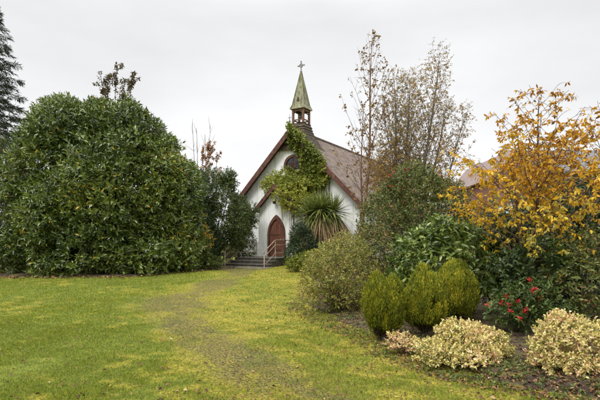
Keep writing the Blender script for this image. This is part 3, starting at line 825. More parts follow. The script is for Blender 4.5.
def conifer(label, base, H, R, seed):
    r = np.random.default_rng(seed); root = thing('conifer_tree', label, 'tree', base)
    base = np.array(base)
    tr = MB(); tr.tube([base + (0, 0, -.2), base + (0, 0, H * .5), base + (0, 0, H)], [.38, .22, .03], 10); tr.build('trunk', BARK, root, base, True)
    br = MB(); cr = MB(); P = []; A = []; Nn = []
    for k in range(210):
        h = 1.0 + (H - 1.2) * (k / 210) ** .95
        ln = R * (1 - h / H) ** .8 * r.uniform(.75, 1.1) + .35
        az = k * 2.4 + r.normal(0, .2)
        d = np.array([cos(az), sin(az), 0])
        t = np.linspace(0, 1, 8)[:, None]
        pts = base + np.array([0, 0, h]) + d * ln * t + np.array([0, 0, 1]) * ln * (.10 * t - .30 * t ** 2 + .12 * t ** 3)
        br.tube(pts, np.linspace(.045, .008, 8), 4, cap=False)
        ns = int(34 * ln / R) + 8
        tt = r.uniform(.12, 1, ns) ** .75
        pp = np.stack([np.interp(tt, t[:, 0], pts[:, i]) for i in range(3)], 1)
        side = np.array([-d[1], d[0], 0]); sg = r.choice([-1, 1], ns)
        wdt = ln * .34 * (1.05 - tt)
        a = unit(d * .8 + side * (sg * r.uniform(.2, 1.1, ns))[:, None] + np.array([0, 0, -.28]) + r.normal(0, .12, (ns, 3)))
        off = side * (sg * r.uniform(0, 1, ns) * wdt)[:, None]
        P.append(pp + off - np.array([0, 0, .05])); A.append(a)
    P = np.concatenate(P); A = np.concatenate(A)
    sprigs(cr, r, P, A, 9, .34, .05, .42, .45, 48, 15, 'q', .25, .1, .15, droop=.25)
    br.build('branch', BARK, root, base, True); cr.build('crown', M_CONIF, root, base, True)
conifer('tall dark conifer with layered drooping branches at the far left edge', (at(-20, 33), 33, .28), 19.5, 5.2, 3)

# sapling growing through the top of the laurel, slim bare saplings behind
def sapling(label, base, stems, mat, seed, nleaf, L, W, leaf_lo=.6, name='sapling_tree', bark=BARK, group=None, twn=9, twl=.6):
    r = np.random.default_rng(seed); root = thing(name, label, 'tree', base, 0, group)
    base = np.array(base); tm = MB(); P = []; A = []
    for (px, py, Yd, px0) in stems:
        top = np.array([at(px, Yd), Yd, zt(py, Yd)]); b = np.array([at(px0, Yd), Yd, base[2]])
        t = np.linspace(0, 1, 9)[:, None]
        pts = b * (1 - t) + top * t + np.sin(t * 7 + r.uniform(0, 6)) * .05
        tm.tube(pts, np.linspace(.04, .008, 9), 6, cap=False)
        for k in range(twn):
            f = r.uniform(leaf_lo, .97)
            p = np.array([np.interp(f, t[:, 0], pts[:, i]) for i in range(3)])
            d = unit(np.array([r.normal(0, .6), r.normal(0, .6), 1.0])); ln = twl * r.uniform(.5, 1.2) * (1.15 - .5 * (f - leaf_lo))
            q = p + d * ln * np.linspace(0, 1, 5)[:, None] + np.array([0, 0, .08]) * np.linspace(0, 1, 5)[:, None] ** 2
            tm.tube(q, np.linspace(.012, .004, 5), 4, cap=False)
            m = int(nleaf / (twn * len(stems)))
            if m:
                u = r.uniform(.2, 1, m)[:, None]; P.append(p + d * ln * u); A.append(np.tile(d, (m, 1)))
    tm.build('trunk', bark, root, base, True)
    if P:
        P = np.concatenate(P); A = np.concatenate(A) + r.normal(0, .5, (sum(map(len, P)) if False else len(P), 3)) if False else np.concatenate(A)
        mb = MB(); sprigs(mb, r, P, unit(A + r.normal(0, .4, A.shape)), 3, L, W, .08, .5, 80, 40, 'm', .28, droop=.3)
        mb.build('crown', mat, root, base, True)
    return root
sapling('brown-green sapling sprig poking out of the top of the laurel bush', (at(112, 22.6), 22.6, .15), [(117, 66, 22.6, 112), (102, 76, 22.6, 110), (131, 72, 22.6, 114), (109, 84, 22.6, 111), (124, 80, 22.6, 113)], M_MAROON, 4, 420, .16, .075, .84, twl=.5)
sapling('thin sapling with orange-brown leaves between the laurel and the chapel', (at(205, 27), 27, .28), [(209, 142, 27, 207), (216, 158, 27, 209), (203, 150, 27, 205)], M_ORANGE, 5, 420, .13, .075, .7, twl=.8)
sapling('bare upright twiggy saplings rising behind the orange-leaved sapling', (at(198, 29), 29, .28), [(193, 122, 29, 194), (197, 128, 29, 196), (211, 124, 29, 206), (206, 134, 29, 203)], M_ORANGE, 6, 0, .1, .05, .7, twn=5, twl=.7)

# shrubs between laurel and chapel
Y2 = 25.8
lobes = [LB(222, 214, .85, 1.0, 2.0, Y2), LB(236, 222, .62, .9, 1.55, Y2, .3), LB(212, 202, .85, 1.0, 1.7, Y2), LB(229, 180, .35, .4, .5, Y2), LB(243, 222, .5, .5, .8, 27.3), LB(251, 216, .32, .35, .65, 27.2), LB(228, 250, 1.0, .7, 1.3, 29.2), LB(243, 246, .7, .5, 1.2, 29.4)]
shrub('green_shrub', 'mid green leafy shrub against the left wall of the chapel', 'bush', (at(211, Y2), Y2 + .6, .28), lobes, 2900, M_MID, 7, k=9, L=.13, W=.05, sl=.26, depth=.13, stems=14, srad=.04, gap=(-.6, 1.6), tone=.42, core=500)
Y3 = 24.8
lobes = [LB(196, 215, .9, 1.1, 2.4, Y3), LB(190, 204, .8, 1, 1.9, Y3), LB(200, 245, .8, 1.0, 1.2, Y3), LB(205, 246, .6, .8, 1.1, Y3, .5)]
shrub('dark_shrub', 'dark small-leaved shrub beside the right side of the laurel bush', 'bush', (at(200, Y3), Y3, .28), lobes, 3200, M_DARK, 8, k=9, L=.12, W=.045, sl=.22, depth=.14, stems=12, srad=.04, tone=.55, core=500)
Y4 = 22.6
lobes = [LB(200, 259, .42, .4, .42, Y4), LB(212, 264, .36, .4, .26, Y4), LB(188, 264, .5, .4, .32, Y4), LB(200, 247, .3, .3, .45, Y4), LB(178, 267, .4, .3, .25, Y4, -.8)]
shrub('low_herb', 'low leafy yellow-green plants along the lawn edge left of the steps', 'plant', (at(208, Y4), Y4, .24), lobes, 520, M_OLIVE, 9, k=8, L=.15, W=.06, sl=.2, depth=.25, stems=10, srad=.012, tone=.55, up=1)
lobes = [(at(206, 23), 23, 1.5, .32, .3, .5), (at(203, 23), 23, 2.2, .2, .2, .45)]
shrub('yellow_leaved_plant', 'small shrub with bright yellow leaves in front of the dark shrub', 'plant', (at(205, 23), 23, .26), lobes, 60, M_CHERRY, 10, k=6, L=.11, W=.06, sl=.2, depth=.3, stems=6, srad=.012, tone=.8)

# ------------------------------------------------------------------ climbers on the front
def climber(name, label, base, poly, q, thick, n, mat, seed, L, W, tone=.5, extra_pts=None, k=6):
    r = np.random.default_rng(seed); root = thing(name, label, 'climbing plant', base)
    poly = np.array(poly); lo = poly.min(0); hi = poly.max(0)
    P = []
    while sum(map(len, P)) < n:
        p = r.uniform(lo, hi, (n, 2)); ins = np.zeros(n, bool); j = len(poly) - 1
        for i in range(len(poly)):
            a, b = poly[i], poly[j]
            c = ((a[1] > p[:, 1]) != (b[1] > p[:, 1])) & (p[:, 0] < (b[0] - a[0]) * (p[:, 1] - a[1]) / (b[1] - a[1] + 1e-9) + a[0])
            ins ^= c; j = i
        P.append(p[ins])
    P = np.concatenate(P)[:n] + r.normal(0, .07, (n, 2))
    bul = .5 + .5 * vnoise(P, 2.2, seed)
    dq = q - r.uniform(.03, 1, n) * thick * (.35 + .65 * np.clip(bul, 0, 1))
    Pw = np.array([ch(a, b, c) for a, b, c in zip(P[:, 0], dq, P[:, 1])])
    A = np.tile(np.array([-CQ[0], -CQ[1], .35]), (n, 1)) + r.normal(0, .55, (n, 3))
    if extra_pts is not None:
        Pw = np.concatenate([Pw, extra_pts[0]]); A = np.concatenate([A, extra_pts[1]])
    mb = MB(); sprigs(mb, r, Pw, unit(A), k, L, W, .16, tone + .35 * vnoise(Pw, 1.6, seed), 75, 30, 'm', .22, droop=.35)
    mb.build('foliage', mat, root, base, True)
    st = MB()
    for kx in range(14):
        a = P[r.integers(n)]; b = P[r.integers(n)]
        t = np.linspace(0, 1, 8)[:, None]
        pts2 = a * (1 - t) + b * t + r.normal(0, .05, (8, 2))
        st.tube([ch(u, q - .06, z) for u, z in pts2], .018, 5, cap=False)
    z0 = P[:, 1].min(); u0 = P[np.argmin(P[:, 1])][0]
    return root, st
r_ = np.random.default_rng(77)
# along the right bargeboard and over the turret skirt
tt = r_.uniform(0, 1, 260) ** 1.2; uu = tt * 2.2
ep = np.array([ch(u, -.45 - .25 * r_.uniform(), 8.55 - SL * u + r_.normal(0, .13) + .1) for u in uu])
ea = np.tile(np.array([-CQ[0], -CQ[1], .5]), (260, 1)) + r_.normal(0, .6, (260, 3))
iv, st = climber('ivy', 'dark green ivy covering the right half of the chapel gable up to the apex', (*ch(2.2, -.4, 0)[:2], GC),
        [(-.1, 8.5), (.2, 8.6), (1.2, 7.6), (2.2, 6.6), (2.6, 5.8), (2.5, 5.1), (2.1, 4.7), (1.5, 4.5), (.5, 4.7), (.35, 5.4), (.70, 5.9), (.72, 6.5), (.40, 7.0), (-.1, 7.6)], -.02, .62, 1450, M_IVY, 11, .15, .12, .45, (ep, ea))
for u in (1.9, 2.3, 2.6):
    st.tube([ch(u + .1 * sin(z * 2.2 + u * 5), -.05, z) for z in np.linspace(GC, 5.2, 12)], .022, 5, cap=False)
st.build('stem', BARK, iv, iv.location, True)
# flowers of yellow leaves near the top of the skirt belong to the lower climber
r_ = np.random.default_rng(78)
lob = [tuple(ch(.55, -1.25, 4.75)) + (.75, .75, .75), tuple(ch(-.35, -1.05, 5.0)) + (.75, .7, .55), tuple(ch(1.15, -.9, 4.6)) + (.75, .7, .8), tuple(ch(-.1, -.5, 5.45)) + (.75, .5, .6),
       tuple(ch(.85, -1.85, 4.25)) + (.6, .45, .6), tuple(ch(-.95, -.8, 5.3)) + (.42, .45, .6), tuple(ch(-.5, -1.75, 4.95)) + (.5, .4, .45), tuple(ch(1.35, -1.6, 3.8)) + (.5, .5, .6), tuple(ch(.62, -2.2, 4.3)) + (.5, .3, .42), tuple(ch(1.15, -2.15, 3.8)) + (.42, .3, .5)]
yc, P, O, A, rr = shrub('yellow_climber', 'yellow-green climber heaped over the porch roof below the round window', 'climbing plant', (*ch(1.5, -1.2, 0)[:2], GC), lob, 1150, M_YCLIMB, 12, k=8, L=.15, W=.08, sl=.24, depth=.2, stems=0,
      up=.5, droop=.3, tone=.45, clump=.35, inner=.7)
vm = MB()
for k in range(16):
    u = rr.uniform(.35, 1.3); z1 = 4.5 - .6 * u; z0 = z1 - rr.uniform(.5, 1.9); ph = rr.uniform(0, 6)
    zs_ = np.linspace(z1, z0, 9)
    vm.tube([ch(u + .06 * sin(z * 3 + ph), -PD - .06 - .03 * sin(z * 5 + ph), z) for z in zs_], np.linspace(.014, .006, 9), 4, cap=False)
vm.tube([ch(1.5 + .06 * sin(z * 3), -1.2, z) for z in np.linspace(GC, 4.3, 10)], .035, 6, cap=False)
vm.build('stem', TWIG, yc, yc.location, True)

# ------------------------------------------------------------------ cabbage palm
def strips(mb, r, P, D, L, W, droop, tone, seg=6, stiff=1.8):
    n = len(P); D = unit(D); up = np.array([0., 0, 1])
    S = unit(np.cross(D, up) + r.normal(0, .25, (n, 3))); a = np.linspace(0, 1, seg + 1)
    V = np.zeros((n, (seg + 1) * 2, 3))
    for i, t in enumerate(a):
        c = P + D * (L * t)[:, None] - up * (L * droop * t ** stiff)[:, None]
        w = W * (1 - t ** 2.2) * (.45 + .55 * min(1, t * 4)) * .5 + .002
        V[:, 2 * i] = c - S * w[:, None]; V[:, 2 * i + 1] = c + S * w[:, None]
    k = (seg + 1) * 2
    Fq = np.array([(2 * i, 2 * i + 1, 2 * i + 3, 2 * i + 2) for i in range(seg)])
    mb.add(V.reshape(-1, 3), (Fq[None] + (np.arange(n) * k)[:, None, None]).reshape(-1, 4), np.repeat(tone, k))
def palm(label, base, heads, seed):
    r = np.random.default_rng(seed); root = thing('cabbage_palm', label, 'palm', base); base = np.array(base)
    tr = MB(); gr = MB(); dd = MB()
    for h in heads:
        h = np.array(h); t = np.linspace(0, 1, 8)[:, None]
        pts = base * (1 - t) + h * t + np.array([0, 0, .25]) * (t * (1 - t)); tr.tube(pts - np.array([0, 0, .1]) * (1 - t), np.linspace(.16, .09, 8), 9)
        n = 400
        u = unit(r.normal(size=(n, 3)) + np.array([0, 0, .55])); u[:, 2] = np.maximum(u[:, 2], -.45)
        L = r.uniform(.9, 1.4, n)
        strips(gr, r, h + u * .08 + np.array([0, 0, .05]), u, L, np.full(n, .055), r.uniform(.1, .6, n) * (1.1 - np.clip(u[:, 2], 0, 1)), np.clip(r.normal(.5, .28, n), 0, 1))
        n = 330
        az = r.uniform(0, 6.28, n); u = np.stack([np.cos(az), np.sin(az), r.uniform(-.5, .25, n)], 1)
        L = r.uniform(.9, 1.5, n)
        strips(dd, r, h - np.array([0, 0, 1]) * r.uniform(0, .75, n)[:, None] + u * .1, u * np.array([.75, .75, .5]), L * 1.0, np.full(n, .06), r.uniform(.9, 1.35, n), np.clip(r.normal(.5, .28, n), 0, 1), stiff=1.35)
    tr.build('trunk', BARK_GREY, root, base, True); gr.build('crown', M_CORDY, root, base); o = dd.build('dead_leaf_skirt', M_DEAD, root, base)
YP = 25.3
palm('spiky cabbage palm with a hanging skirt of dead brown leaves before the chapel', (at(321, YP), YP, .28), [(at(321, YP), YP, zt(211, YP)), (at(311, YP), YP + .25, zt(217, YP)), (at(333, YP), YP + .15, zt(214, YP))], 13)
YS = 24.3
lobes = [LB(304, 248, .62, .7, .95, YS), LB(314, 255, .6, .7, .7, YS), LB(296, 256, .5, .6, .6, YS), LB(300, 236, .4, .5, .6, YS)]
shrub('yew_shrub', 'blackish green shrub between the chapel porch and the palm', 'bush', (at(304, YS), YS, .27), lobes, 1900, M_DARK, 14, k=9, L=.10, W=.035, sl=.2, depth=.14, stems=8, srad=.03, tone=.35)
YS = 21.5
lobes = [LB(303, 263, .40, .4, .35, YS), LB(313, 261, .35, .4, .4, YS), LB(293, 266, .3, .3, .25, YS)]
shrub('lime_shrub', 'small bright lime green plant at the foot of the dark porch shrub', 'plant', (at(305, YS), YS, .2), lobes, 260, M_YCLIMB, 15, k=8, L=.14, W=.06, sl=.2, depth=.25, stems=6, srad=.012, up=1, tone=.3)
YS = 20
lobes = [LB(328, 263, .7, .8, .55, YS), LB(347, 258, .8, .8, .7, YS), LB(316, 266, .4, .5, .3, YS)]
shrub('yellowish_shrub', 'yellowish green shrub between the palm and the azalea bush', 'bush', (at(335, YS), YS, .18), lobes, 1400, M_AZALEA, 16, k=8, L=.10, W=.04, sl=.2, depth=.2, stems=10, srad=.02, tone=.5)

# ------------------------------------------------------------------ birches
def tree(name, label, base, trunks, mat, seed, bark, nb=46, blen=2.0, ang=48, L=.08, W=.055, twigs=7, twl=.45, per=5, hlo=.22, bend=.35, droop=.4, rad=.06, tone=.5, tonez=0, k=2, kind='m', prof=None, twr=.006, cat='tree', leafk=1., fold=.25, hidens=1.0):
    r = np.random.default_rng(seed); root = thing(name, label, cat, base); base = np.array(base, float)
    tk = MB(); br = MB(); P = []; A = []; TZ = []
    for (b0, top, rr_, sc) in trunks:
        b0 = np.array(b0, float); top = np.array(top, float); H = np.linalg.norm(top - b0)
        t = np.linspace(0, 1, 16)[:, None]
        ph = r.uniform(0, 6, 2)
        pts = b0 * (1 - t) + top * t
        pts[:, 0] += (np.sin(t[:, 0] * 6 + ph[0]) - sin(ph[0])) * .012 * H * t[:, 0] * (1 - t[:, 0]) * 3
        pts[:, 1] += (np.sin(t[:, 0] * 5 + ph[1]) - sin(ph[1])) * .012 * H * t[:, 0] * (1 - t[:, 0]) * 3
        tk.tube(pts, rr_ * (1 - t[:, 0]) ** .8 + .006, 9, cap=False)
        td = unit(top - b0)
        for q in range(int(nb * sc)):
            f = hlo + (1 - hlo) * ((q + r.uniform()) / (nb * sc)) ** .9
            f = min(f, .985)
            p = np.array([np.interp(f, t[:, 0], pts[:, i]) for i in range(3)])
            w = prof((f - hlo) / (1 - hlo)) if prof else (1 - (f - hlo) / (1 - hlo)) ** .8
            ln = blen * sc * w * r.uniform(.7, 1.15) + .22
            az = q * 2.4 + r.normal(0, .35); th = RAD(ang + r.normal(0, 9)) * (1 - .35 * f)
            d = unit(np.array([cos(az) * sin(th), sin(az) * sin(th), cos(th)]) + td * .15)
            s = np.linspace(0, 1, 8)[:, None]
            bp = p + d * ln * s + np.array([0, 0, 1]) * ln * bend * s ** 2 * (1 if bend > 0 else 1) + r.normal(0, .012, (8, 3)) * ln * s
            r0 = max(.006, rr_ * .32 * (1 - f) + .005) * min(1, ln)
            br.tube(bp, np.linspace(r0, .003, 8), 5, cap=False)
            nt_ = max(2, int(twigs * ln))
            for j in range(nt_):
                u = .18 + .82 * (j + r.uniform()) / nt_
                tp = np.array([np.interp(min(u, 1), s[:, 0], bp[:, i]) for i in range(3)])
                dd = unit(d * .6 + r.normal(0, .65, 3) + np.array([0, 0, .25 - droop * .5]))
                l2 = twl * r.uniform(.5, 1.2) * (1.1 - .4 * u)
                a_ = np.linspace(0, 1, 4)[:, None]
                tp2 = tp + dd * l2 * a_ - np.array([0, 0, droop * .5 * l2]) * a_ ** 2
                br.tube(tp2, [twr, twr * .8, twr * .6, twr * .4], 3, cap=False)
                m = r.poisson(per * leafk)
                if m:
                    v = r.uniform(.1, 1.0, m)[:, None]
                    P.append(tp + dd * l2 * v - np.array([0, 0, droop * .5 * l2]) * v ** 2); A.append(np.tile(dd, (m, 1)))
    P = np.concatenate(P); A = unit(np.concatenate(A) + r.normal(0, .5, (len(P), 3)))
    zn = (P[:, 2] - P[:, 2].min()) / np.ptp(P[:, 2])
    mb = MB(); sprigs(mb, r, P, A, k, L, W, L * .5, tone + tonez * (zn - .5) + .2 * vnoise(P, 1.3, seed), 80, 45, kind, .22, droop=droop, fold=fold)
    tk.build('trunk', bark, root, base, True); br.build('branch', TWIG if bark is not BARK_GREY else BARK_GREY, root, base, True); mb.build('crown', mat, root, base, True)
    return root
YB = 16.5; bx = at(357, YB)
gb = g1(bx, YB)
tree('birch_sapling', 'slender young birch with sparse brown leaves right of the chapel front', (bx, YB, gb), [((bx, YB, gb), (at(373, YB), YB + .2, zt(40, YB)), .065, 1.0), ((at(363, YB), YB + .3, gb), (at(365, YB), YB + .4, zt(105, YB)), .05, .55)],
     M_BIRCH, 21, BARK_RED, nb=38, blen=1.75, ang=56, L=.10, W=.07, twigs=5, twl=.45, per=1.9, hlo=.34, bend=.42, droop=.25, k=2, prof=lambda w: min(1, .65 + 1.2 * w) * (1 - w) ** .6, tone=.35, tonez=-.2)
YB = 21.0; gb = .25
def bt(px0, px1, py, w, sc, dy=0):
    return ((at(px0, YB), YB + dy, gb), (at(px1, YB), YB + dy * 1.8, zt(py, YB)), w, sc)
tree('birch_tree', 'tall multi-stemmed birch with a haze of fine yellow-brown leaves', (at(415, YB), YB, gb), [bt(402, 394, 78, .085, .9), bt(409, 414, 74, .09, 1.0, .4), bt(413, 436, 62, .10, 1.05, -.3), bt(417, 450, 100, .07, .8, .3), bt(405, 381, 108, .06, .75, -.2), bt(400, 378, 150, .05, .75, .3), bt(415, 460, 118, .06, .75, -.4), bt(410, 404, 118, .05, .7, -.6), bt(398, 374, 172, .04, .7, -.3), bt(401, 388, 160, .04, .8, .5)],
     M_BIRCH2, 22, BARK_GREY, nb=48, blen=2.1, ang=50, L=.068, W=.048, twigs=10, twl=.62, per=4.3, hlo=.22, bend=.34, droop=.45, k=2, kind='q', prof=lambda w: min(1, .75 + 1.2 * w) * (1 - w) ** .5, tone=.5, tonez=.4, twr=.0045)

# ------------------------------------------------------------------ cherry
YC = 8.7; cx0 = at(530, YC)
tree('cherry_tree', 'small cherry tree with bright orange-yellow autumn leaves above the right shrubs', (cx0, YC, .05), [((cx0, YC, .05), (at(539, YC), YC, zt(98, YC)), .04, 1.0), ((at(538, YC), YC + .15, .05), (at(560, YC), YC + .4, zt(138, YC)), .035, .95), ((at(533, YC), YC - .1, .05), (at(508, YC), YC - .1, zt(158, YC)), .028, .95)],
     M_CHERRY, 23, BARK, nb=34, blen=2.1, ang=82, L=.084, W=.037, twigs=8.5, twl=.38, per=3.0, hlo=.36, bend=.08, droop=.8, k=3, kind='f', prof=lambda w: (1 - w) ** .95 * .97 + .03, tone=.58, tonez=-.75, twr=.0045, fold=.2)
# right-hand neighbour reaching in from outside the frame
YC2 = 9.0; cx1 = at(622, YC2)
tree('cherry_tree', 'second cherry tree at the right edge with rusty orange leaves', (cx1, YC2, .05), [((cx1, YC2, .05), (at(603, YC2), YC2, zt(112, YC2)), .05, 1.0), ((cx1 + .1, YC2 + .1, .05), (at(650, YC2), YC2, zt(90, YC2)), .05, 1.0)],
     M_CHERRY, 24, BARK, nb=24, blen=1.4, ang=70, L=.105, W=.05, twigs=5, twl=.34, per=3.0, hlo=.45, bend=.12, droop=.55, k=3, kind='f', tone=.5, tonez=-.5, twr=.0045, fold=.2)

# ------------------------------------------------------------------ right shrubs
def S(*a, **k): return shrub(*a, **k)
YR = 13.2
lobes = [LB(412, 228, 1.05, 1.0, 1.6, YR), LB(390, 235, .8, .9, 1.4, YR), LB(437, 232, .75, .9, 1.3, YR), LB(410, 195, .65, .7, .8, YR), LB(380, 258, .75, .8, .9, YR), LB(428, 205, .5, .6, .8, YR), LB(450, 215, .4, .5, .8, YR)]
tall, P, O, A, rr = S('flowering_bush', 'tall olive green bush with scattered red blooms at its top', 'bush', (at(412, YR), YR, .03), lobes, 3600, M_ROSE, 31, k=8, L=.095, W=.042, sl=.22, depth=.2, stems=26, srad=.03, gap=(-.45, 1.8), tone=.42, up=.7, lump=.2)
sel = np.where((P[:, 2] > zt(215, YR)) & (O[:, 1] < .3))[0]
sel = np.concatenate([rr.choice(sel, 6, replace=False), np.where((np.abs(P[:, 0] - at(400, YR)) < .28) & (P[:, 2] > zt(198, YR)) & (O[:, 1] < .3))[0][:7]])
for q in sel:
    mb = MB(); sprigs(mb, rr, P[q:q + 1] + O[q:q + 1] * .18, unit(O[q:q + 1] + np.array([0, 0, .4])), 11, .06, .045, .03, .5, 75, 20, 'm', .3)
    mb.build('red_bloom', M_RED, tall, tall.location, True)
YR = 9.7
lobes = [LB(440, 258, .75, .7, .7, YR), LB(415, 262, .5, .55, .62, YR), LB(462, 256, .55, .6, .68, YR), LB(440, 240, .5, .5, .45, YR), LB(405, 275, .35, .4, .4, YR), LB(480, 268, .45, .5, .6, YR)]
S('glossy_shrub', 'glossy bright green shrub with long pointed leaves behind the golden conifers', 'bush', (at(440, YR), YR, .03), lobes, 900, M_RHODO, 32, k=9, L=.135, W=.046, sl=.10, depth=.15, stems=18, srad=.022, tone=.42, th0=80, th1=45, kind='f', droop=.12, up=.7, inner=.7)
YR = 9.8
lobes = [LB(505, 262, .55, .6, .75, YR), LB(525, 256, .55, .6, .7, YR), LB(500, 244, .45, .5, .5, YR), LB(520, 282, .5, .6, .5, YR), LB(545, 265, .5, .6, .7, YR), LB(534, 272, .45, .35, .5, 8.25), LB(510, 278, .4, .3, .42, 8.3), LB(550, 270, .35, .3, .5, 8.3)]
S('camellia_shrub', 'dark glossy shrub under the trunk of the orange cherry tree', 'bush', (at(515, YR), YR, .03), lobes, 1600, M_PIERIS, 33, k=8, L=.095, W=.042, sl=.14, depth=.17, stems=16, srad=.02, tone=.26, kind='f', inner=.7)
YR = 11.0
lobes = [LB(580, 222, 1.0, .9, 1.0, YR), LB(560, 232, .8, .8, 1.1, YR), LB(610, 225, 1.1, 1, 1.3, YR), LB(545, 245, .7, .7, .9, YR), LB(590, 260, 1.2, .9, 1.1, YR), LB(520, 245, .7, .7, .8, YR)]
S('evergreen_shrub', 'large dark evergreen shrub at the right edge behind the cherry tree', 'bush', (at(580, YR), YR, .03), lobes, 3200, M_DARK, 34, k=8, L=.10, W=.045, sl=.18, depth=.15, stems=18, srad=.03, tone=.5)
YR = 8.2
lobes = [LB(575, 285, .6, .55, .62, YR), LB(600, 275, .6, .6, .75, YR), LB(555, 296, .42, .45, .42, YR), LB(590, 305, .5, .5, .45, YR), LB(625, 290, .6, .6, .8, YR)]
S('twiggy_shrub', 'loose twiggy olive shrub with rusty leaves above the right cream bush', 'bush', (at(580, YR), YR, .03), lobes, 1050, M_ROSE, 35, k=7, L=.075, W=.034, sl=.16, depth=.28, stems=34, srad=.012, bark=TWIG, tone=.5, gap=(-.3, 2.5), kind='f')
YR = 7.7
lobes = [LB(520, 303, .34, .35, .28, YR), LB(505, 312, .28, .3, .25, YR), LB(543, 306, .26, .3, .34, YR), LB(558, 312, .24, .25, .2, YR), LB(528, 294, .2, .2, .22, YR), LB(522, 318, .35, .35, .2, YR)]
pie, P, O, A, rr = S('pieris_shrub', 'low green shrub tipped with crimson red leaves behind the cream bushes', 'bush', (at(520, YR), YR, .03), lobes, 420, M_PIERIS, 36, k=8, L=.075, W=.03, sl=.08, depth=.3, stems=14, srad=.01, tone=.6, kind='f', up=.9, inner=.6, lump=.3, nlump=3.5, gap=(-.2, 4))
sel = np.where((O[:, 2] > -.1) & (O[:, 1] < .1) & (P[:, 0] < at(535, YR)) & (P[:, 1] < YR - .08) & (P[:, 2] > .3))[0]
sel = rr.choice(sel, min(14, len(sel)), replace=False)
for q in sel:
    mb = MB(); sprigs(mb, rr, P[q:q + 1] + O[q:q + 1] * .13 + np.array([0, -.03, .03]), unit(O[q:q + 1] * .6 + np.array([0, 0, 1])), 9, .068, .024, .03, .3, 75, 30, 'f', .3)
    mb.build('red_leaf_tip', M_RED, pie, pie.location, True)
# azalea
YR = 10.6
lobes = [LB(335, 268, .62, .6, .48, YR), LB(318, 280, .38, .45, .38, YR), LB(355, 272, .48, .5, .55, YR), LB(345, 252, .4, .45, .35, YR), LB(345, 296, .5, .5, .35, YR), LB(325, 298, .35, .4, .25, YR), LB(368, 290, .35, .4, .4, YR)]
S('azalea_bush', 'twiggy rounded azalea with yellowing leaves at the lawn edge', 'bush', (at(340, YR), YR, .03), lobes, 1500, M_AZALEA, 37, k=7, L=.062, W=.028, sl=.12, depth=.25, stems=60, srad=.013, bark=TWIG, tone=.58, gap=(-.05, 3.2), up=.8, lump=.24, kind='m', inner=.6)
YR = 12.0
lobes = [LB(382, 262, .55, .5, .55, YR), LB(372, 250, .45, .5, .55, YR), LB(396, 270, .4, .5, .5, YR)]
S('reddish_shrub', 'twiggy reddish brown shrub between the azalea and the golden conifers', 'bush', (at(382, YR), YR, .03), lobes, 520, M_ROSE, 38, k=7, L=.07, W=.03, sl=.16, depth=.3, stems=40, srad=.012, bark=TWIG, tone=.72, gap=(-.3, 2.4))

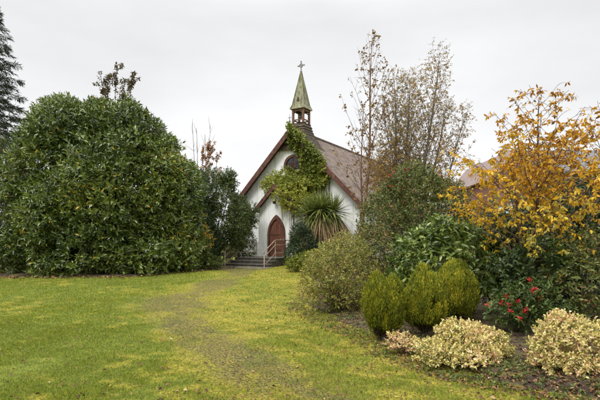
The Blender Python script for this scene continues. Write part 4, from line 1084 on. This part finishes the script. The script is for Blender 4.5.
# ------------------------------------------------------------------ golden thujas
def thuja(label, px, Y, tips, shape, foot, seed):
    r = np.random.default_rng(seed); x = at(px, Y); g = float(bed_z(np.array([x]), np.array([Y]))[0])
    root = thing('golden_conifer', label, 'conifer', (x, Y, g), 0, 'golden dwarf conifers in the bed')
    P = []; A = []; T = []
    core = []
    for (dx, top, wr) in tips:
        H = top - g - foot
        pf = lambda v: np.interp(v, [0, .07, .2, .4, .6, .8, .93, 1], shape) * wr
        m = 105
        az = np.arange(m) * 2.4 + r.normal(0, .3, m); v0 = np.clip(r.permutation((np.arange(m) + .5) / m) ** .9 * .9 + r.normal(0, .02, m), 0, .9)
        hl = r.uniform(.16, .30, m) * H * (1.15 - .5 * v0); rp = r.uniform(.045, .075, m) * wr / .32
        for q in range(m):
            o = np.array([cos(az[q]), sin(az[q]), 0])
            vv = v0[q]; R0 = pf(vv) * r.uniform(.80, .98); R1 = max(.02, pf(min(1, vv + hl[q] / H)) * r.uniform(.82, 1.05))
            p0 = np.array([x + dx, Y, g + foot + vv * H]) + o * R0 * .9
            p1 = np.array([x + dx, Y, g + foot + vv * H + hl[q]]) + o * (R1 * .5 + R0 * .5 * (1 - vv * .5))
            k = 75; t = r.uniform(0, 1, k) ** .8
            w = rp[q] * np.sin(np.pi * np.clip(.15 + .85 * t, 0, 1)) ** .7 + .006
            n3 = unit(r.normal(size=(k, 3))) * (r.uniform(.3, 1, k) ** .5 * w)[:, None]
            P.append(p0 * (1 - t[:, None]) + p1 * t[:, None] + n3)
            A.append(unit(p1 - p0) * 1.1 + n3 / rp[q] * .32 + r.normal(0, .10, (k, 3))); T.append(np.full(k, r.normal(.5, .13)) + .22 * (t - .5))
        v = r.uniform(0, .72, 600); a2 = r.uniform(0, 6.28, 600); R2 = pf(v) * r.uniform(.15, .70, 600)
        core.append(np.stack([x + dx + np.cos(a2) * R2, Y + np.sin(a2) * R2, g + foot + v * H], 1))
    P = np.concatenate(P); A = unit(np.concatenate(A))
    T = np.concatenate(T)
    mb = MB()
    sprigs(mb, r, P, A, 6, .046, .0085, .085, T, 32, 10, 'q', .2, .1, .05, nj=.8)
    mb.build('crown', M_THUJA, root, (x, Y, g), True)
    br = MB()                      # brown inner wood and the bare foot
    for k in range(26):
        az = r.uniform(0, 6.28); q = tips[r.integers(len(tips))]; rad = q[2] * r.uniform(.15, .75); zz = r.uniform(.45, .85) * (q[1] - g)
        s = np.linspace(0, 1, 6)[:, None]
        e_ = np.array([x + q[0] + cos(az) * rad, Y + sin(az) * rad, g + zz]); b0 = np.array([x + .05 * cos(az), Y + .05 * sin(az), g - .03])
        pts = b0 * (1 - s) + e_ * s; pts[:, :2] -= (np.array([cos(az), sin(az)]) * .12 * rad) * (s * (1 - s) * 4)
        br.tube(pts, np.linspace(.016, .005, 6), 5, cap=False)
    br.build('trunk', BARK, root, (x, Y, g), True)
    P2 = r.uniform(-1, 1, (420, 3)); P2 = np.array([x, Y, g + .06]) + P2 * np.array([.13, .13, .02]) + np.array([0, 0, 1]) * (r.uniform(0, foot + .22, 420))[:, None]
    P2 = np.concatenate([P2] + core)
    mb = MB(); sprigs(mb, r, P2, unit(r.normal(0, .4, P2.shape) + np.array([0, 0, 1])), 7, .06, .010, .06, .3, 40, 15, 'q', .3)
    mb.build('dead_spray', M_DEADTH, root, (x, Y, g), True)
M_DEADTH = leaf_mat('brown_conifer_spray', [(0, (.03, .022, .010)), (1, (.09, .07, .025))], .8, .2, .1)
thuja('golden conifer with a double top and bare foot, nearest the azalea', 384, 7.55, [(-.10, zt(281, 7.55), .24), (.12, zt(282, 7.55), .22), (0, zt(289, 7.55), .30)], [.42, .62, .84, 1.0, 1.05, .92, .62, .12], .15, 41)
thuja('golden egg-shaped conifer in the middle of the three', 425, 7.65, [(0, zt(273, 7.65), .34), (-.1, zt(290, 7.65), .24), (.12, zt(284, 7.65), .2)], [.55, .80, .99, 1.04, .95, .74, .46, .08], .13, 42)
thuja('golden broad conifer on the right of the three, set furthest back', 455, 8.6, [(0, zt(267, 8.6), .40), (.13, zt(273, 8.6), .29), (-.14, zt(278, 8.6), .26)], [.65, .82, .95, 1.0, .98, .84, .58, .12], .08, 43)

# ------------------------------------------------------------------ cream euonymus
def euon(label, px, Y, lob, n, seed, tone=.55, L=.04):
    x = at(px, Y)
    lobes = [(at(a, Y), Y + dy, zt(b, Y), rx, ry, rz) for a, b, rx, ry, rz, dy in lob]
    shrub('variegated_bush', label, 'bush', (x, Y, .03), lobes, n, M_EUON, seed, k=9, L=L, W=L * .56, sl=.095, depth=.26, stems=30, srad=.007, bark=TWIG, tone=tone, clump=.26, tvar=.26, up=.9, rnd=.6, kind='f', lump=.32, gap=(-.22, 6),
          group='cream variegated bushes along the bed edge', zmin=.06, inner=.6, nlump=4, back=.7, fold=.3)
euon('wide cream-leaved bush in front of the golden conifers', 465, 6.25, [(465, 346, .38, .36, .27, 0), (440, 356, .28, .30, .2, -.1), (484, 346, .26, .3, .22, 0), (466, 358, .42, .4, .18, -.2), (425, 352, .16, .2, .13, -.1), (455, 336, .22, .25, .15, .1), (494, 352, .15, .22, .14, 0)], 1700, 51)
euon('tall cream-leaved bush at the right edge of the frame', 562, 5.6, [(568, 346, .30, .32, .30, 0), (551, 355, .21, .28, .24, 0), (590, 352, .28, .3, .28, 0), (560, 368, .34, .34, .18, -.05), (556, 330, .14, .16, .16, 0), (580, 336, .2, .2, .16, 0), (607, 350, .22, .25, .25, .1)], 1500, 52)
euon('tiny pinkish cream bush below the gap between two golden conifers', 405, 6.75, [(403, 346, .14, .16, .12, 0), (415, 349, .12, .14, .1, 0), (394, 344, .09, .1, .08, .05)], 190, 53, tone=.66, L=.036)

# ------------------------------------------------------------------ hedges behind, closing the horizon
def hedge(label, x0, x1, Y, h, mat, seed, n, L=.16):
    nl = int((x1 - x0) / 1.6) + 1; r = np.random.default_rng(seed); lob = []
    for k in range(nl):
        x = x0 + (x1 - x0) * k / max(1, nl - 1); hh = h * r.uniform(.8, 1.1)
        lob.append((x, Y + r.normal(0, .3), .28 + hh * .48, 1.35, 1.2, hh * .52))
    shrub('garden_hedge', label, 'hedge', ((x0 + x1) / 2, Y, .28), lob, n, mat, seed, k=8, L=L, W=L * .4, sl=.3, depth=.12, stems=nl * 3, srad=.05, tone=.45, back=.3, group='boundary hedges behind the garden')
hedge('leafy hedge in front of the brick house behind the right shrubs', 6.3, 22, 26.0, 3.6, M_MID, 61, 3600)
hedge('dark hedge running behind the left laurel bush', -30, -5.0, 31.0, 4.6, M_DARK, 62, 4200)
hedge('tall hedge behind the birch and the end of the chapel', 9, 26, 48.0, 5.0, M_OLIVE, 63, 3000, .2)

# ------------------------------------------------------------------ grass, weeds and litter
M_GRASS = leaf_mat('grass_blade', [(0, (.085, .14, .010)), (.35, (.22, .285, .018)), (.6, (.36, .35, .028)), (.78, (.42, .36, .04)), (.86, (.44, .37, .06)), (.93, (.30, .24, .11)), (1, (.24, .16, .08))], .55, .25, .3)
def left_edge(x):
    return 18.85 + .25 * np.sin(x * .9) + np.interp(x, [-16, -7, -4.5, -3.2, -2.9, 0], [0, .1, 2.6, 4.6, 6.5, 6.5])
def grass():
    r = np.random.default_rng(90); mb = MB()
    for (y0, y1, dens, h, w, xm) in ((2.8, 6.2, 8200, .030, .0040, .72), (6.2, 9, 5200, .032, .0052, .70), (9, 13, 2300, .036, .0075, .69), (13, 18, 1000, .042, .011, .69), (18, 26.5, 420, .05, .017, .69)):
        X1 = y1 * xm + 3.0; n = int(dens * 2 * X1 * (y1 - y0))
        x = r.uniform(-X1, X1, n); y = r.uniform(y0, y1, n)
        ok = (np.abs(x) < y * xm + 3.0)
        d = bed_in(x, y); ok &= (d < .10 + r.normal(0, .09, n)) & (y < left_edge(x) + r.normal(0, .08, n))
        x, y = x[ok], y[ok]
        moss = moss_f(x, y); mud = mud_f(x, y); P2 = np.stack([x, y], -1)
        tuft = vnoise(P2, 7, 91) * .5 + vnoise(P2, 2.1, 93) * .5
        keep = r.uniform(0, 1, len(x)) < (1 - .72 * sstep(.08, .52, mud)) * (1 - .50 * moss) * np.clip(.8 + .5 * tuft, .2, 1)
        keep &= ~((np.abs((x - ch(0, 0, 0)[0]) * CU[0] + (y - C0[1]) * CU[1]) < 1.6) & (((x - C0[0]) * CQ[0] + (y - C0[1]) * CQ[1]) > -5.75))
        x, y, moss, tuft = x[keep], y[keep], moss[keep], tuft[keep]; m = len(x)
        hh = h * r.uniform(.5, 1.35, m) * (1 - .45 * moss) * (1 + .35 * tuft)
        P = np.stack([x, y, gz(x, y) - .004], 1)
        az = r.uniform(0, 6.28, m); ln = r.uniform(.2, .95, m)
        D = np.stack([np.cos(az) * ln, np.sin(az) * ln, np.ones(m)], 1)
        Nn = np.stack([-np.cos(az), -np.sin(az), ln], 1) + r.normal(0, .3, (m, 3))
        tn = np.clip(.235 + .30 * moss + .16 * tuft + r.normal(0, .18, m), 0, .86)
        dead = r.uniform(0, 1, m) < .09 + .10 * moss + .3 * mud[keep]
        tn = np.where(dead, r.uniform(.93, 1, m), tn)
        leafmesh(mb, P, D, Nn, hh * 1.25, w * r.uniform(.7, 1.3, m), tn, 'q', .1, .25)
    tag(mb.build('grass', M_GRASS, None, (0, 0, 0), True), 'short mossy lawn grass spreading from the camera to the chapel steps', 'grass', None, 'stuff')
grass()

def scatter(name, label, cat, n, fn, mat, seed, L, W, tone=.5):
    r = np.random.default_rng(seed); x, y, z = fn(r, n); m = len(x)
    az = r.uniform(0, 6.28, m)
    D = np.stack([np.cos(az), np.sin(az), r.normal(.05, .25, m)], 1); Nn = np.stack([r.normal(0, .35, m), r.normal(0, .35, m), np.ones(m)], 1)
    sz = r.uniform(.5, 1.3, m); mb = MB()
    leafmesh(mb, np.stack([x, y, z + .012], 1), D, Nn, L * sz, W * sz, np.clip(r.normal(tone, .28, m), 0, 1), 'f', .35, r.choice([-1, 1]) * .25)
    tag(mb.build(name, mat, None, (0, 0, 0), True), label, cat, None, 'stuff')
def on_bed(r, n):
    y = 4 + 12 * r.uniform(0, 1, n) ** 1.6; x = np.interp(y, EDGE_Y, EDGE_X) + r.uniform(-.45, 1, n) * np.minimum(3.0, .4 * y) * np.where(r.uniform(0, 1, n) < .5, .5, 1)
    ok = bed_in(x, y) > -.45
    x, y = x[ok], y[ok]; return x, y, np.maximum(bed_z(x, y), gz(x, y) + .004)
scatter('fallen_leaves', 'brown and tan fallen leaves littering the soil of the bed', 'fallen leaves', 9000, on_bed, M_LITTER, 95, .044, .028, .33)
def on_lawn(r, n):
    y = 4.2 + 20 * r.uniform(0, 1, n) ** 1.7; x = r.uniform(-1, 1, n) * (y * .68)
    x = np.where(r.uniform(0, 1, n) < .3, np.interp(y, EDGE_Y, EDGE_X) - np.abs(r.normal(0, 1.0, n)), x)
    ok = (bed_in(x, y) < .05) & (y < left_edge(x)); x, y = x[ok], y[ok]
    return x, y, gz(x, y) + .014
scatter('fallen_leaves', 'scattered brown autumn leaves lying on the lawn', 'fallen leaves', 1500, on_lawn, M_LITTER, 96, .046, .03, .4)
def crumbs(r, n):
    x, y, z = on_lawn(r, n); k = r.uniform(0, 1, len(x)) < np.clip(.12 + .75 * moss_f(x, y) + mud_f(x, y), 0, 1); return x[k], y[k], z[k] - .012
scatter('leaf_crumbs', 'tiny brown crumbs of dead leaf speckling the mossy worn track', 'leaf crumbs', 26000, crumbs, M_LITTER, 94, .020, .014, .2)
def under_laurel(r, n):
    x = r.uniform(-15, -4, n); y = left_edge(x) + r.normal(0, .22, n); return x, y, gz(x, y) + .02
scatter('fallen_leaves', 'row of fallen leaves along the foot of the laurel bush', 'fallen leaves', 420, under_laurel, M_LITTER, 97, .11, .065, .5)
def weeds():
    r = np.random.default_rng(98); mb = MB()
    x, y, z = on_bed(r, 4200); k = r.uniform(0, 1, len(x)) < np.clip(.42 + 1.1 * vnoise(np.stack([x, y], -1), 2.2, 99) + .5 * vnoise(np.stack([x, y], -1), 7, 101), 0, 1); x, y, z = x[k], y[k], z[k]
    sprigs(mb, r, np.stack([x, y, z], 1), np.tile(np.array([0, 0, 1.]), (len(x), 1)) + r.normal(0, .2, (len(x), 3)), 6, .042, .022, .03, .45, 85, 40, 'm', .3)
    tag(mb.build('ground_cover', M_WEED, None, (0, 0, 0), True), 'low green weeds creeping over the bed soil', 'ground cover', None, 'stuff')
weeds()
def dry_twigs():
    r = np.random.default_rng(100); mb = MB()
    x, y, z = on_bed(r, 420)
    for a, b, c in zip(x, y, z):
        az = r.uniform(0, 6.28); l = r.uniform(.06, .22); t = np.linspace(-.5, .5, 4)
        mb.tube(np.stack([a + np.cos(az) * l * t, b + np.sin(az) * l * t, c + .012 + .015 * r.uniform(size=4)], 1), .003, 4, cap=False)
    tag(mb.build('fallen_twigs', TWIG, None, (0, 0, 0), True), 'thin dead twigs lying on the bed soil', 'twigs', None, 'stuff')
dry_twigs()
